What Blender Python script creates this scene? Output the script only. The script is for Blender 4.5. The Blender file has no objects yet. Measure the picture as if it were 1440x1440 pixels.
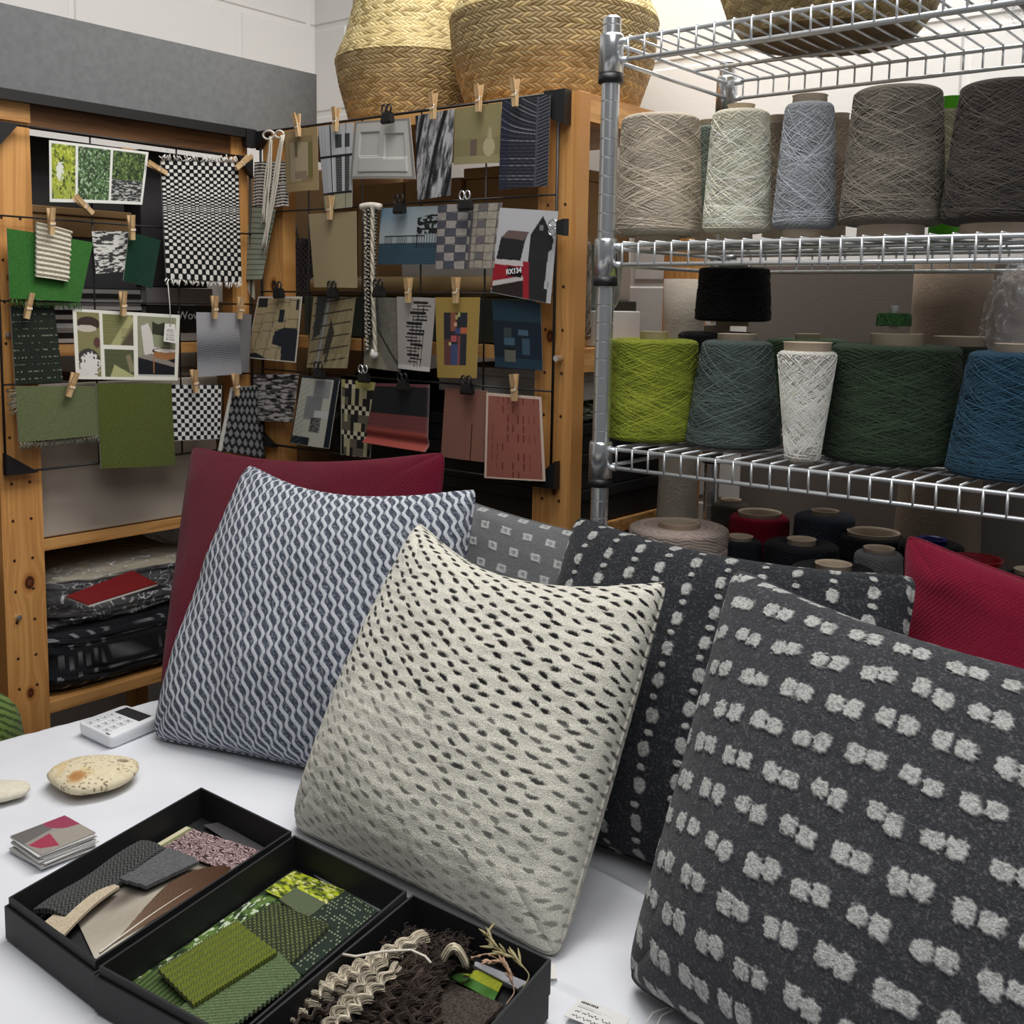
import bpy, math, numpy as np
PI = math.pi
scene = bpy.context.scene
COL = scene.collection
rng = np.random.default_rng(11)

# ------------------------------------------------------------------ camera
F, CY = 1532.0, 613.0
yaw, pitch, roll = [math.radians(a) for a in (38.71, 6.87, 0.97)]
cf = np.array([math.cos(yaw)*math.cos(pitch), math.sin(yaw)*math.cos(pitch), -math.sin(pitch)])
cr = np.array([math.sin(yaw), -math.cos(yaw), 0.0])
cu = np.cross(cr, cf)
CR = math.cos(roll)*cr + math.sin(roll)*cu
CU = -math.sin(roll)*cr + math.cos(roll)*cu
CP = np.array([0.0, 0.0, 1.37])
cam = bpy.data.objects.new('camera', bpy.data.cameras.new('camera'))
COL.objects.link(cam)
from mathutils import Matrix, Vector
M = Matrix.Identity(4)
for i in range(3):
    M[i][0], M[i][1], M[i][2], M[i][3] = CR[i], CU[i], -cf[i], CP[i]
cam.matrix_world = M
cam.data.sensor_width = 36
cam.data.lens = F*36/1440
cam.data.shift_y = -(720-CY)/1440
cam.data.clip_start = 0.02
scene.camera = cam

def on(px, py, ax, val):
    """point of the world seen at px,py of the photograph and lying in the plane ax = val"""
    d = CR*(px-720)/F - CU*(py-CY)/F + cf
    i = 'xyz'.index(ax)
    return CP + d*(val-CP[i])/d[i]

# ------------------------------------------------------------------ colour and noise
def lin(c):
    c = np.clip(np.asarray(c, float), 0, 1)
    return np.where(c <= 0.04045, c/12.92, ((c+0.055)/1.055)**2.4)
def rgb(*c): return np.array(c, float)/255.0
def h2(i, j, s=0):
    v = np.sin(i*127.1 + j*311.7 + s*74.7)*43758.5453
    return v - np.floor(v)
def vn(x, y, s=0):
    xi, yi = np.floor(x), np.floor(y)
    fx, fy = x-xi, y-yi
    fx = fx*fx*(3-2*fx); fy = fy*fy*(3-2*fy)
    a = h2(xi, yi, s)*(1-fx) + h2(xi+1, yi, s)*fx
    b = h2(xi, yi+1, s)*(1-fx) + h2(xi+1, yi+1, s)*fx
    return a*(1-fy) + b*fy
def fbm(x, y, s=0, o=3):
    t, a, n = 0, 0.5, 0
    for k in range(o):
        t = t + a*vn(x*2**k, y*2**k, s+k*7); n += a; a *= 0.55
    return t/n
def frac(x): return x - np.floor(x)
def sst(a, b, x):
    t = np.clip((x-a)/(b-a+1e-12), 0, 1)
    return t*t*(3-2*t)
def base(U, c): return np.ones(U.shape+(3,))*np.asarray(c, float)
def lay(C, m, col):
    m = np.clip(np.asarray(m, float), 0, 1)[..., None]
    C *= (1-m); C += m*np.asarray(col, float)
    return C
def rect(C, U, V, x0, y0, x1, y1, col): return lay(C, (U >= x0) & (U < x1) & (V >= y0) & (V < y1), col)
def ell(C, U, V, cx, cy, rx, ry, col): return lay(C, ((U-cx)/rx)**2+((V-cy)/ry)**2 < 1, col)
def seg(C, U, V, x0, y0, x1, y1, w, col, asp=1.0):
    dx, dy = x1-x0, (y1-y0)*asp
    px, py = U-x0, (V-y0)*asp
    t = np.clip((px*dx+py*dy)/(dx*dx+dy*dy+1e-9), 0, 1)
    return lay(C, np.hypot(px-t*dx, py-t*dy) < w, col)
def poly(C, U, V, pts, col):
    ins = np.zeros(U.shape, bool); n = len(pts)
    for i in range(n):
        x0, y0 = pts[i]; x1, y1 = pts[(i+1) % n]
        c = ((y0 > V) != (y1 > V)) & (U < (x1-x0)*(V-y0)/((y1-y0) or 1e-9)+x0)
        ins ^= c
    return lay(C, ins, col)

# ------------------------------------------------------------------ materials
def nodes(name):
    m = bpy.data.materials.new(name); m.use_nodes = True
    nt = m.node_tree; b = nt.nodes['Principled BSDF']
    return m, nt, b
def add_bump(nt, b, scale, strength, dist=0.001, detail=3, stretch=None):
    tc = nt.nodes.new('ShaderNodeTexCoord')
    n = nt.nodes.new('ShaderNodeTexNoise'); n.inputs['Scale'].default_value = scale; n.inputs['Detail'].default_value = detail
    if stretch:
        mp = nt.nodes.new('ShaderNodeMapping'); mp.inputs['Scale'].default_value = stretch
        nt.links.new(tc.outputs['Object'], mp.inputs['Vector']); nt.links.new(mp.outputs[0], n.inputs['Vector'])
    else:
        nt.links.new(tc.outputs['Object'], n.inputs['Vector'])
    bp = nt.nodes.new('ShaderNodeBump'); bp.inputs['Strength'].default_value = strength; bp.inputs['Distance'].default_value = dist
    nt.links.new(n.outputs['Fac'], bp.inputs['Height']); nt.links.new(bp.outputs[0], b.inputs['Normal'])
    return n
def plain(name, c, rough=0.6, metal=0.0, bump=None, var=0.0, varscale=20, spec=0.5, **kw):
    m, nt, b = nodes(name)
    col = [float(x) for x in lin(c)]
    b.inputs['Base Color'].default_value = (*col, 1)
    b.inputs['Roughness'].default_value = rough; b.inputs['Metallic'].default_value = metal
    b.inputs['Specular IOR Level'].default_value = spec
    if var:
        tc = nt.nodes.new('ShaderNodeTexCoord'); n = nt.nodes.new('ShaderNodeTexNoise'); n.inputs['Scale'].default_value = varscale
        n.inputs['Detail'].default_value = 5
        rp = nt.nodes.new('ShaderNodeValToRGB')
        rp.color_ramp.elements[0].position = 0.3; rp.color_ramp.elements[1].position = 0.7
        rp.color_ramp.elements[0].color = (*[x*(1-var) for x in col], 1); rp.color_ramp.elements[1].color = (*[min(1, x*(1+var)) for x in col], 1)
        nt.links.new(tc.outputs['Object'], n.inputs['Vector']); nt.links.new(n.outputs['Fac'], rp.inputs['Fac']); nt.links.new(rp.outputs[0], b.inputs['Base Color'])
    if bump: add_bump(nt, b, *bump)
    for k, v in kw.items(): b.inputs[k.replace('_', ' ')].default_value = v
    return m
def attr(name, rough=0.8, bump=None, var=0.0, varscale=600, spec=0.3, sheen=0.0):
    m, nt, b = nodes(name)
    a = nt.nodes.new('ShaderNodeAttribute'); a.attribute_name = 'Col'
    out = a.outputs['Color']
    if var:
        tc = nt.nodes.new('ShaderNodeTexCoord'); n = nt.nodes.new('ShaderNodeTexNoise'); n.inputs['Scale'].default_value = varscale; n.inputs['Detail'].default_value = 4
        nt.links.new(tc.outputs['Object'], n.inputs['Vector'])
        mr = nt.nodes.new('ShaderNodeMapRange'); mr.inputs['From Min'].default_value = 0.3; mr.inputs['From Max'].default_value = 0.7
        mr.inputs['To Min'].default_value = 1-var; mr.inputs['To Max'].default_value = 1+var
        nt.links.new(n.outputs['Fac'], mr.inputs['Value'])
        vm = nt.nodes.new('ShaderNodeVectorMath'); vm.operation = 'SCALE'
        nt.links.new(out, vm.inputs[0]); nt.links.new(mr.outputs[0], vm.inputs['Scale']); out = vm.outputs[0]
    nt.links.new(out, b.inputs['Base Color'])
    b.inputs['Roughness'].default_value = rough; b.inputs['Specular IOR Level'].default_value = spec
    if sheen:
        b.inputs['Sheen Weight'].default_value = sheen; b.inputs['Sheen Roughness'].default_value = 0.5
    if bump: add_bump(nt, b, *bump)
    return m
def woodmat(name, axis, c0=(212, 160, 98), c1=(178, 124, 68)):
    m, nt, b = nodes(name)
    tc = nt.nodes.new('ShaderNodeTexCoord'); mp = nt.nodes.new('ShaderNodeMapping')
    s = [38, 38, 38]; s[axis] = 2.2
    mp.inputs['Scale'].default_value = s
    n = nt.nodes.new('ShaderNodeTexNoise'); n.inputs['Scale'].default_value = 1.6; n.inputs['Detail'].default_value = 4; n.inputs['Distortion'].default_value = 0.6
    w = nt.nodes.new('ShaderNodeMath'); w.operation = 'MULTIPLY'; w.inputs[1].default_value = 5
    fr = nt.nodes.new('ShaderNodeMath'); fr.operation = 'PINGPONG'; fr.inputs[1].default_value = 1
    rp = nt.nodes.new('ShaderNodeValToRGB'); rp.color_ramp.elements[0].color = (*[float(x) for x in lin(rgb(*c1))], 1); rp.color_ramp.elements[1].color = (*[float(x) for x in lin(rgb(*c0))], 1)
    rp.color_ramp.elements[1].position = 0.6
    L = nt.links.new
    L(tc.outputs['Object'], mp.inputs['Vector']); L(mp.outputs[0], n.inputs['Vector']); L(n.outputs['Fac'], w.inputs[0]); L(w.outputs[0], fr.inputs[0]); L(fr.outputs[0], rp.inputs['Fac']); L(rp.outputs[0], b.inputs['Base Color'])
    b.inputs['Roughness'].default_value = 0.5
    return m

MT = {}
MT['card'] = attr('printed_card', 0.55, spec=0.3)
MT['cloth'] = attr('woven_cloth', 0.95, (900, 0.5, 0.0008), 0.12, 900, 0.1, 0.05)
MT['wool'] = attr('wool_cloth', 0.95, (700, 0.8, 0.0016), 0.32, 800, 0.1, 0.12)
MT['yarn'] = attr('wound_yarn', 0.9, (1500, 0.4, 0.0005), 0.08, 1200, 0.15, 0.05)
MT['straw'] = attr('seagrass', 0.6, (500, 0.3, 0.0008), 0.15, 260, 0.35)
MT['woodp'] = attr('pine_painted_grain', 0.45, None, 0.04, 300, 0.4)
MT['woodx'] = woodmat('pine_along_x', 0); MT['woody'] = woodmat('pine_along_y', 1); MT['woodz'] = woodmat('pine_along_z', 2)
MT['woodshade'] = woodmat('shaded_pine_rail', 0, (112, 74, 40), (84, 54, 30))  # same pine, darker: the shade under the ledge is put into its colour
MT['peg'] = woodmat('peg_wood', 2, (206, 176, 132), (176, 140, 96))
MT['chrome'] = plain('chrome_steel', rgb(214, 217, 220), 0.24, 0.88)
MT['steel'] = plain('zinc_wire', rgb(216, 219, 222), 0.34, 0.6)
MT['black'] = plain('black_plastic', rgb(22, 22, 24), 0.45)
MT['wire'] = plain('black_wire', rgb(24, 22, 22), 0.5)
MT['core'] = plain('cone_card', rgb(196, 178, 156), 0.8, var=0.06, varscale=60)
MT['boxblack'] = plain('black_card_box', rgb(21, 21, 24), 0.62, bump=(400, 0.12, 0.0005))
MT['brown'] = plain('brown_cardboard', rgb(150, 118, 78), 0.85, var=0.08, varscale=25)
MT['kraft'] = plain('kraft_paper', rgb(164, 136, 92), 0.7, var=0.06)
MT['white'] = plain('white_card', rgb(205, 203, 200), 0.7, var=0.03)
MT['beige'] = plain('beige_board', rgb(182, 172, 158), 0.75, var=0.05, varscale=14)
MT['wplastic'] = plain('white_plastic', rgb(226, 228, 232), 0.35)
MT['dark'] = plain('dark_fabric', rgb(30, 31, 35), 0.9, var=0.15, bump=(200, 0.6, 0.002))
MT['cream'] = plain('cream_cord', rgb(214, 206, 192), 0.9, var=0.1, varscale=300)
MT['ink'] = plain('ink', rgb(30, 30, 32), 0.6)
MT['inkw'] = plain('white_ink', rgb(225, 225, 225), 0.6)
def film():
    m, nt, b = nodes('clear_film')
    b.inputs['Base Color'].default_value = (0.85, 0.87, 0.9, 1); b.inputs['Roughness'].default_value = 0.15; b.inputs['Specular IOR Level'].default_value = 1.0
    tc = nt.nodes.new('ShaderNodeTexCoord'); n = nt.nodes.new('ShaderNodeTexNoise'); n.inputs['Scale'].default_value = 17; n.inputs['Detail'].default_value = 5; n.inputs['Distortion'].default_value = 1.6
    s1 = nt.nodes.new('ShaderNodeMath'); s1.operation = 'SUBTRACT'; s1.inputs[1].default_value = 0.5
    s2 = nt.nodes.new('ShaderNodeMath'); s2.operation = 'ABSOLUTE'
    mr = nt.nodes.new('ShaderNodeMapRange'); mr.inputs['From Min'].default_value = 0.0; mr.inputs['From Max'].default_value = 0.022; mr.inputs['To Min'].default_value = 0.62; mr.inputs['To Max'].default_value = 0.07
    L = nt.links.new
    L(tc.outputs['Object'], n.inputs['Vector']); L(n.outputs['Fac'], s1.inputs[0]); L(s1.outputs[0], s2.inputs[0]); L(s2.outputs[0], mr.inputs['Value']); L(mr.outputs[0], b.inputs['Alpha'])
    add_bump(nt, b, 20, 1.0, 0.03, 6)
    return m
MT['film'] = film()

# ------------------------------------------------------------------ mesh building
WL = {}
def quads_mesh(name, V, Fq, cols=None, smooth=True):
    me = bpy.data.meshes.new(name)
    V = np.ascontiguousarray(V, dtype=np.float32); Fq = np.ascontiguousarray(Fq, dtype=np.int32)
    me.vertices.add(len(V)); me.vertices.foreach_set('co', V.ravel())
    k = Fq.shape[1]
    me.loops.add(Fq.size); me.loops.foreach_set('vertex_index', Fq.ravel())
    me.polygons.add(len(Fq)); me.polygons.foreach_set('loop_start', np.arange(0, Fq.size, k, dtype=np.int32))
    me.update(calc_edges=True)
    me.polygons.foreach_set('use_smooth', np.full(len(Fq), smooth))
    if cols is not None:
        a = me.color_attributes.new('Col', 'FLOAT_COLOR', 'POINT')
        c = np.ones((len(V), 4), np.float32); c[:, :3] = lin(cols)
        a.data.foreach_set('color', c.ravel())
    return me
def tag(o, label, cat, group=None):
    o['label'] = label; o['category'] = cat
    if group: o['group'] = group
    return o
def thing(name, label, cat, loc=(0, 0, 0), group=None):
    o = bpy.data.objects.new(name, None); COL.objects.link(o); o.empty_display_size = 0.02
    o.location = [float(v) for v in loc]; WL[o.name] = np.array(loc, float)
    return tag(o, label, cat, group)
def link(name, V, Fq, mat, parent=None, cols=None, smooth=True, label=None):
    V = np.asarray(V, float)
    lo, hi = V.min(0), V.max(0); O = (lo+hi)/2
    if parent is None: O = O.copy(); O[2] = lo[2]
    me = quads_mesh(name, V-O, Fq, cols, smooth)
    o = bpy.data.objects.new(name, me); COL.objects.link(o)
    me.materials.append(MT[mat] if isinstance(mat, str) else mat)
    WL[o.name] = O
    if parent is not None:
        o.parent = parent; o.location = O - WL[parent.name]
    else: o.location = O
    if label: o['label'] = label
    return o
def struct(o): o['kind'] = 'structure'; return o

class MB:
    """collects boxes, tubes and lathes into one quad mesh"""
    def __init__(s): s.V = []; s.F = []; s.C = []; s.n = 0
    def add(s, V, Fq, c=None):
        V = np.asarray(V, float); s.V.append(V); s.F.append(np.asarray(Fq, int)+s.n); s.n += len(V)
        s.C.append(np.ones((len(V), 3))*(c if c is not None else (.5, .5, .5)))
        return s
    def box(s, x0, y0, z0, x1, y1, z1, c=None, M=None):
        V = np.array([(x, y, z) for x in (x0, x1) for y in (y0, y1) for z in (z0, z1)], float)
        if M is not None: V = M(V)
        return s.add(V, [(0, 1, 3, 2), (4, 6, 7, 5), (0, 4, 5, 1), (2, 3, 7, 6), (0, 2, 6, 4), (1, 5, 7, 3)], c)
    def hexa(s, P, c=None):     # 8 points: 4 of one face then 4 of the other, same order
        return s.add(np.array(P, float), [(0, 1, 2, 3), (7, 6, 5, 4), (0, 4, 5, 1), (1, 5, 6, 2), (2, 6, 7, 3), (3, 7, 4, 0)], c)
    def tube(s, P, r, k=6, c=None, closed=False):
        P = np.asarray(P, float); n = len(P)
        r = np.broadcast_to(np.asarray(r, float), (n,))
        T = np.roll(P, -1, 0)-np.roll(P, 1, 0) if closed else np.gradient(P, axis=0)
        T /= np.linalg.norm(T, axis=1)[:, None]+1e-12
        ref = np.array([0.0, 0, 1]) if abs(T[0][2]) < 0.9 else np.array([1.0, 0, 0])
        N = np.zeros_like(P); v = np.cross(T[0], ref); v /= np.linalg.norm(v)
        for i in range(n):
            v = v - T[i]*(v@T[i]); v /= np.linalg.norm(v)+1e-12; N[i] = v
        B = np.cross(T, N)
        a = np.arange(k)*2*PI/k
        V = P[:, None, :] + r[:, None, None]*(np.cos(a)[None, :, None]*N[:, None, :] + np.sin(a)[None, :, None]*B[:, None, :])
        V = V.reshape(-1, 3)
        m = n if closed else n-1
        i = np.arange(m)[:, None]; j = np.arange(k)[None, :]
        i2 = (i+1) % n; j2 = (j+1) % k
        Fq = np.stack([i*k+j, i*k+j2, i2*k+j2, i2*k+j], -1).reshape(-1, 4)
        if not closed:
            c0, c1 = len(V), len(V)+1
            V = np.vstack([V, P[0], P[-1]])
            caps = []
            for q in range(0, k-1, 2):
                caps.append((c0, (q+2) % k, q+1, q)); caps.append((c1, (n-1)*k+q, (n-1)*k+q+1, (n-1)*k+(q+2) % k))
            Fq = np.vstack([Fq, np.array(caps)])
        return s.add(V, Fq, c)
    def lathe(s, prof, cx, cy, z0=0, k=48, c=None):
        prof = np.array(prof, float); n = len(prof); a = np.arange(k)*2*PI/k
        V = np.stack([cx+prof[:, 0:1]*np.cos(a), cy+prof[:, 0:1]*np.sin(a), z0+prof[:, 1:2]+0*a], -1).reshape(-1, 3)
        i = np.arange(n-1)[:, None]; j = np.arange(k)[None, :]; j2 = (j+1) % k
        return s.add(V, np.stack([i*k+j, i*k+j2, (i+1)*k+j2, (i+1)*k+j], -1).reshape(-1, 4), c)
    def build(s, name, mat, parent=None, cols=False, smooth=False, label=None):
        return link(name, np.vstack(s.V), np.vstack(s.F), mat, parent, np.vstack(s.C) if cols else None, smooth, label)

def rbox(name, x0, y0, z0, x1, y1, z1, mat, parent=None, b=0.002, label=None):
    """box with chamfered edges"""
    X = [x0, x0+b, x1-b, x1]; Y = [y0, y0+b, y1-b, y1]; Z = [z0, z0+b, z1-b, z1]
    o = MB().box(x0, y0, z0, x1, y1, z1).build(name, mat, parent, label=label)
    md = o.modifiers.new('bevel', 'BEVEL'); md.width = b; md.segments = 2
    return o

def gridf(nv, nu, wrap=False):
    i = np.arange(nv-1)[:, None]; j = np.arange(nu if wrap else nu-1)[None, :]
    j2 = (j+1) % nu
    return np.stack([i*nu+j, (i+1)*nu+j, (i+1)*nu+j2, i*nu+j2], -1).reshape(-1, 4)
def patch(name, P4, nu, nv, paint, disp=None, th=(0, 0, 0.001), parent=None, mat='card', label=None, back=None, warp=None):
    """thick sheet between four corners (TL,TR,BR,BL); paint(U,V)->colours, disp(U,V)->offset along its normal"""
    TL, TR, BR, BL = [np.asarray(p, float) for p in P4]
    u, v = np.linspace(0, 1, nu), np.linspace(0, 1, nv); U, V = np.meshgrid(u, v)
    U2, V2 = warp(U, V) if warp else (U, V)
    P = (TL*((1-U2)*(1-V2))[..., None] + TR*(U2*(1-V2))[..., None] + BR*(U2*V2)[..., None] + BL*((1-U2)*V2)[..., None])
    n = np.cross(TR-TL, BL-TL); n /= np.linalg.norm(n)
    th = np.asarray(th, float)
    if n@th > 0: n = -n
    if disp: P = P + n*disp(U, V)[..., None]
    C = np.clip(paint(U, V), 0, 1)
    Fr = P.reshape(-1, 3); Bk = (P+th).reshape(-1, 3)
    N = nu*nv; G = gridf(nv, nu)
    ring = np.concatenate([np.arange(nu), np.arange(1, nv)*nu+nu-1, (nv-1)*nu+np.arange(nu-2, -1, -1), np.arange(nv-2, 0, -1)*nu])
    r2 = np.roll(ring, -1)
    S = np.stack([ring, r2, r2+N, ring+N], -1)
    Vt = np.vstack([Fr, Bk, Fr[ring], Bk[ring]]); m = len(ring)
    a = 2*N+np.arange(m); b = 2*N+(np.arange(m)+1) % m
    S = np.stack([a, b, b+m, a+m], -1)
    Cf = C.reshape(-1, 3); Cb = Cf if back is None else np.ones_like(Cf)*back
    Fq = np.vstack([G, G[:, ::-1]+N, S])
    if np.cross(TR-TL, BL-TL)@th > 0: pass
    return link(name, Vt, Fq, mat, parent, np.vstack([Cf, Cb, Cf[ring], Cb[ring]]), True, label)

def copy_tree(o, parent=None, label=None):
    c = o.copy(); COL.objects.link(c); c.parent = parent
    if label: c['label'] = label
    for ch in [x for x in ALLCH(o)]: copy_tree(ch, c)
    return c
def ALLCH(o): return [x for x in COL.objects if x.parent == o]
def text_mesh(name, txt, size, mat, parent, origin, ex, ey, thick=0.0003, label=None, bold=0.0):
    cu_ = bpy.data.curves.new(name, 'FONT'); cu_.body = txt; cu_.size = size; cu_.extrude = thick; cu_.align_x = 'CENTER'; cu_.align_y = 'CENTER'; cu_.offset = bold
    tmp = bpy.data.objects.new(name+'_c', cu_); COL.objects.link(tmp)
    dg = bpy.context.evaluated_depsgraph_get(); me = bpy.data.meshes.new_from_object(tmp.evaluated_get(dg))
    bpy.data.objects.remove(tmp); bpy.data.curves.remove(cu_)
    ex = np.array(ex, float); ex /= np.linalg.norm(ex); ey = np.array(ey, float); ey -= ex*(ex@ey); ey /= np.linalg.norm(ey); ez = np.cross(ex, ey)
    for v in me.vertices:
        p = ex*v.co.x+ey*v.co.y+ez*v.co.z; v.co = p
    me.materials.clear(); me.materials.append(MT[mat]); me.name = name
    o = bpy.data.objects.new(name, me); COL.objects.link(o); o.parent = parent; o.location = np.asarray(origin)-WL[parent.name]
    if label: o['label'] = label
    return o
# ================================================================== room
XC, YL, TZ = 1.42, 1.81, 0.75
WX, WY = 2.02, 2.32
def blockwall():
    m, nt, b = nodes('painted_blockwork')
    b.inputs['Base Color'].default_value = (*[float(x) for x in lin(rgb(226, 224, 221))], 1); b.inputs['Roughness'].default_value = 0.55
    add_bump(nt, b, 60, 0.25, 0.002, 6)
    return m
MT['wall'] = blockwall()
MT['floor'] = plain('grey_floor', rgb(92, 90, 88), 0.7, var=0.1, varscale=6)
def wall(name, p0, p1, z0, z1, nrm):
    """painted block wall with real recessed mortar joints"""
    p0 = np.array([*p0, 0.0]); p1 = np.array([*p1, 0.0]); L = np.linalg.norm(p1-p0); e = (p1-p0)/L; nrm = np.array([*nrm, 0.0])
    bl, bh = 0.45, 0.225; jw = 0.006
    us = sorted(set([0, L] + [round(k*bl/2+d, 4) for k in range(int(L/bl*2)+1) for d in (-jw*1.6, -jw, jw, jw*1.6) if 0 < k*bl/2+d < L]))
    zs = sorted(set([z0, z1] + [round(k*bh+d-0.155, 4) for k in range(1, int((z1-z0)/bh)+2) for d in (-jw*1.6, -jw, jw, jw*1.6) if z0 < k*bh+d-0.155 < z1]))
    us, zs = np.array(us), np.array(zs); U, Z = np.meshgrid(us, zs)
    row = np.floor((Z+0.155)/bh)
    dz = np.abs((Z+0.155)/bh-np.round((Z+0.155)/bh))*bh
    off = np.where(row % 2 == 0, 0, bl/2)
    du = np.abs((U+off)/bl-np.round((U+off)/bl))*bl
    dep = np.where((dz < jw*1.2) | (du < jw*1.2), 0.004, 0.0)
    P = p0+e*U[..., None]-nrm*dep[..., None]; P[..., 2] = Z
    P2 = p0+e*U[..., None]-nrm*0.1; P2[..., 2] = Z
    G = gridf(len(zs), len(us)); N = U.size
    nv, nu = U.shape
    ring = np.concatenate([np.arange(nu), np.arange(1, nv)*nu+nu-1, (nv-1)*nu+np.arange(nu-2, -1, -1), np.arange(nv-2, 0, -1)*nu]); r2 = np.roll(ring, -1)
    o = link(name, np.vstack([P.reshape(-1, 3), P2.reshape(-1, 3)]), np.vstack([G, G[:, ::-1]+N, np.stack([ring, r2, r2+N, ring+N], -1)]), 'wall', smooth=False)
    return struct(o)
wall('wall_left', (-1.6, WY), (WX+0.1, WY), 0, 2.75, (0, -1))
wall('wall_right', (WX, WY+0.1), (WX, -1.8), 0, 2.75, (-1, 0))
struct(MB().box(-1.6, -1.8, -0.05, WX+0.1, WY+0.1, 0).build('floor', 'floor'))

# ================================================================== table and cloth
t = thing('work_table', 'trestle table hidden under the white cloth in front of both shelving units', 'table', (0.75, 0.6, 0))
e1 = lambda x: 1.497-0.107*(x-0.455)             # far edge of the table, a touch out of square
MB().hexa([(0.34, -0.5, 0.715), (1.16, -0.5, 0.715), (1.16, e1(1.16)-.012, 0.715), (0.34, e1(0.34)-.012, 0.715), (0.34, -0.5, 0.744), (1.16, -0.5, 0.744), (1.16, e1(1.16)-.012, 0.744), (0.34, e1(0.34)-.012, 0.744)]).build('tabletop', 'beige', t)
for x, y in ((0.4, -0.42), (1.1, -0.42), (0.4, 1.38), (1.1, 1.32)):
    MB().tube([(x, y, 0), (x, y, 0.715)], 0.018, 12).build('leg', 'black', t)
def cloth():
    nu, nv = 320, 520
    a = np.linspace(-0.14, 0.82+0.14, nu); b = np.linspace(-0.5, 2.16, nv)   # parameter past the edges hangs down
    A, B = np.meshgrid(a, b)
    X = 0.34+np.clip(A, 0, 0.82); Y = np.minimum(B, e1(X))
    over = np.maximum(np.maximum(-A, A-0.82), 0)
    ov2 = np.maximum(B-e1(X), 0); ov2 = np.minimum(ov2, 0.22)
    X = X - np.where(A < 0, np.minimum(-A, .012)*.8, 0) + np.where(A > 0.82, np.minimum(A-.82, .012)*.8, 0) 
    Y = Y + np.minimum(ov2, 0.012)*0.8
    down = over*1.0+ov2
    Z = TZ - 0.0015 - np.maximum(down-0.006, 0)
    w = 0.0022*(fbm(X*9, Y*7, 3, 3)-0.5) + 0.0012*(fbm(X*30+Y*12, Y*34, 9, 2)-0.5)
    # soft folds at the right of the white cushion and under the grey cushion
    for (x0, y0, x1, y1, s, h) in ((0.955, 0.73, 0.905, 0.44, 0.013, 0.013), (0.80, 0.60, 0.95, 0.30, 0.02, 0.006), (0.62, 0.50, 0.93, 0.56, 0.028, 0.004), (0.86, 1.36, 0.70, 1.28, 0.02, 0.003), (0.5, 1.2, 0.82, 1.08, 0.03, 0.002)):
        d = np.array([x1-x0, y1-y0]); l = np.hypot(*d); tt = np.clip(((X-x0)*d[0]+(Y-y0)*d[1])/l**2, 0, 1)
        dd = np.hypot(X-x0-tt*d[0], Y-y0-tt*d[1]); w = w+h*np.exp(-(dd/s)**2)*np.sin(PI*np.clip(tt, .02, .98))
    keep = (X < .97) & ~((X > 0.44) & (X < 0.76) & (Y > 0.5) & (Y < 1.1)) 
    Z = Z + np.where(down < 0.004, np.where(keep, w, np.minimum(w, 0)), 0)
    X = X + np.where((ov2 > .02), 0.006*np.sin(Y*0+X*0+A*40), 0); Y = Y + np.where(ov2 > .02, 0.012*np.sin(A*38)*np.clip(ov2*8, 0, 1), 0)
    P = np.stack([X, Y, Z], -1).reshape(-1, 3)
    return P, gridf(nv, nu)[:, ::-1]
P, G = cloth()
MT['linen'] = plain('white_linen', rgb(214, 216, 222), 0.9, bump=(500, 0.25, 0.0006), var=0.03, varscale=9)
tag(link('tablecloth', P, G, 'linen'), 'white cotton tablecloth spread over the table under cushions and boxes', 'tablecloth')

# ================================================================== wooden shelving
def wood_paint(Lw, Lh, seed, knots=(), holes=(), c0=(214, 160, 96), c1=(172, 116, 62)):
    def f(U, V):
        x, y = U*Lw, V*Lh
        d = 0*x
        for kx, ky, kr in knots:
            rx, ry = x-kx, y-ky
            d = d + (rx)*-1.2*np.exp(-((ry/(kr*4))**2+(rx/(kr*3))**2))
        g = fbm((x+d)*90+1.5*vn(x*20, y*3, seed), y*2.2, seed, 3)
        s = 0.5+0.5*np.sin((g*9+(x+d)*60)*2.2)
        C = base(U, rgb(*c0)); lay(C, s*0.55, rgb(*c1)); lay(C, fbm(x*400, y*14, seed+3, 2)*0.25, rgb(*c1))
        for kx, ky, kr in knots:
            r = np.hypot((x-kx)/kr, (y-ky)/(kr*1.45)); r = r+0.15*(vn(x*150, y*150, 5)-.5)
            lay(C, sst(2.0, 1.0, r)*0.55, rgb(150, 88, 40)); lay(C, sst(1.1, 0.8, r), rgb(70, 34, 20)); lay(C, sst(.55, .3, r)*.8, rgb(120, 68, 40))
        for hx, hy in holes:
            lay(C, (np.hypot(x-hx, y-hy) < 0.0028), rgb(50, 26, 18))
        return C
    return f
def post(parent, x0, x1, y0, y1, z0, z1, facing, seed, knots=(), holes=(), name='post', res=900):
    if facing == 'y':   # painted face looks towards -y, width along x
        P4 = [(x0, y0, z1), (x1, y0, z1), (x1, y0, z0), (x0, y0, z0)]; th = (0, y1-y0, 0); w = x1-x0
    else:
        P4 = [(x0, y1, z1), (x0, y0, z1), (x0, y0, z0), (x0, y1, z0)]; th = (x1-x0, 0, 0); w = y1-y0
    return patch(name, P4, 46, int((z1-z0)*res), wood_paint(w, z1-z0, seed, knots, holes), None, th, parent, 'woodp')

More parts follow.
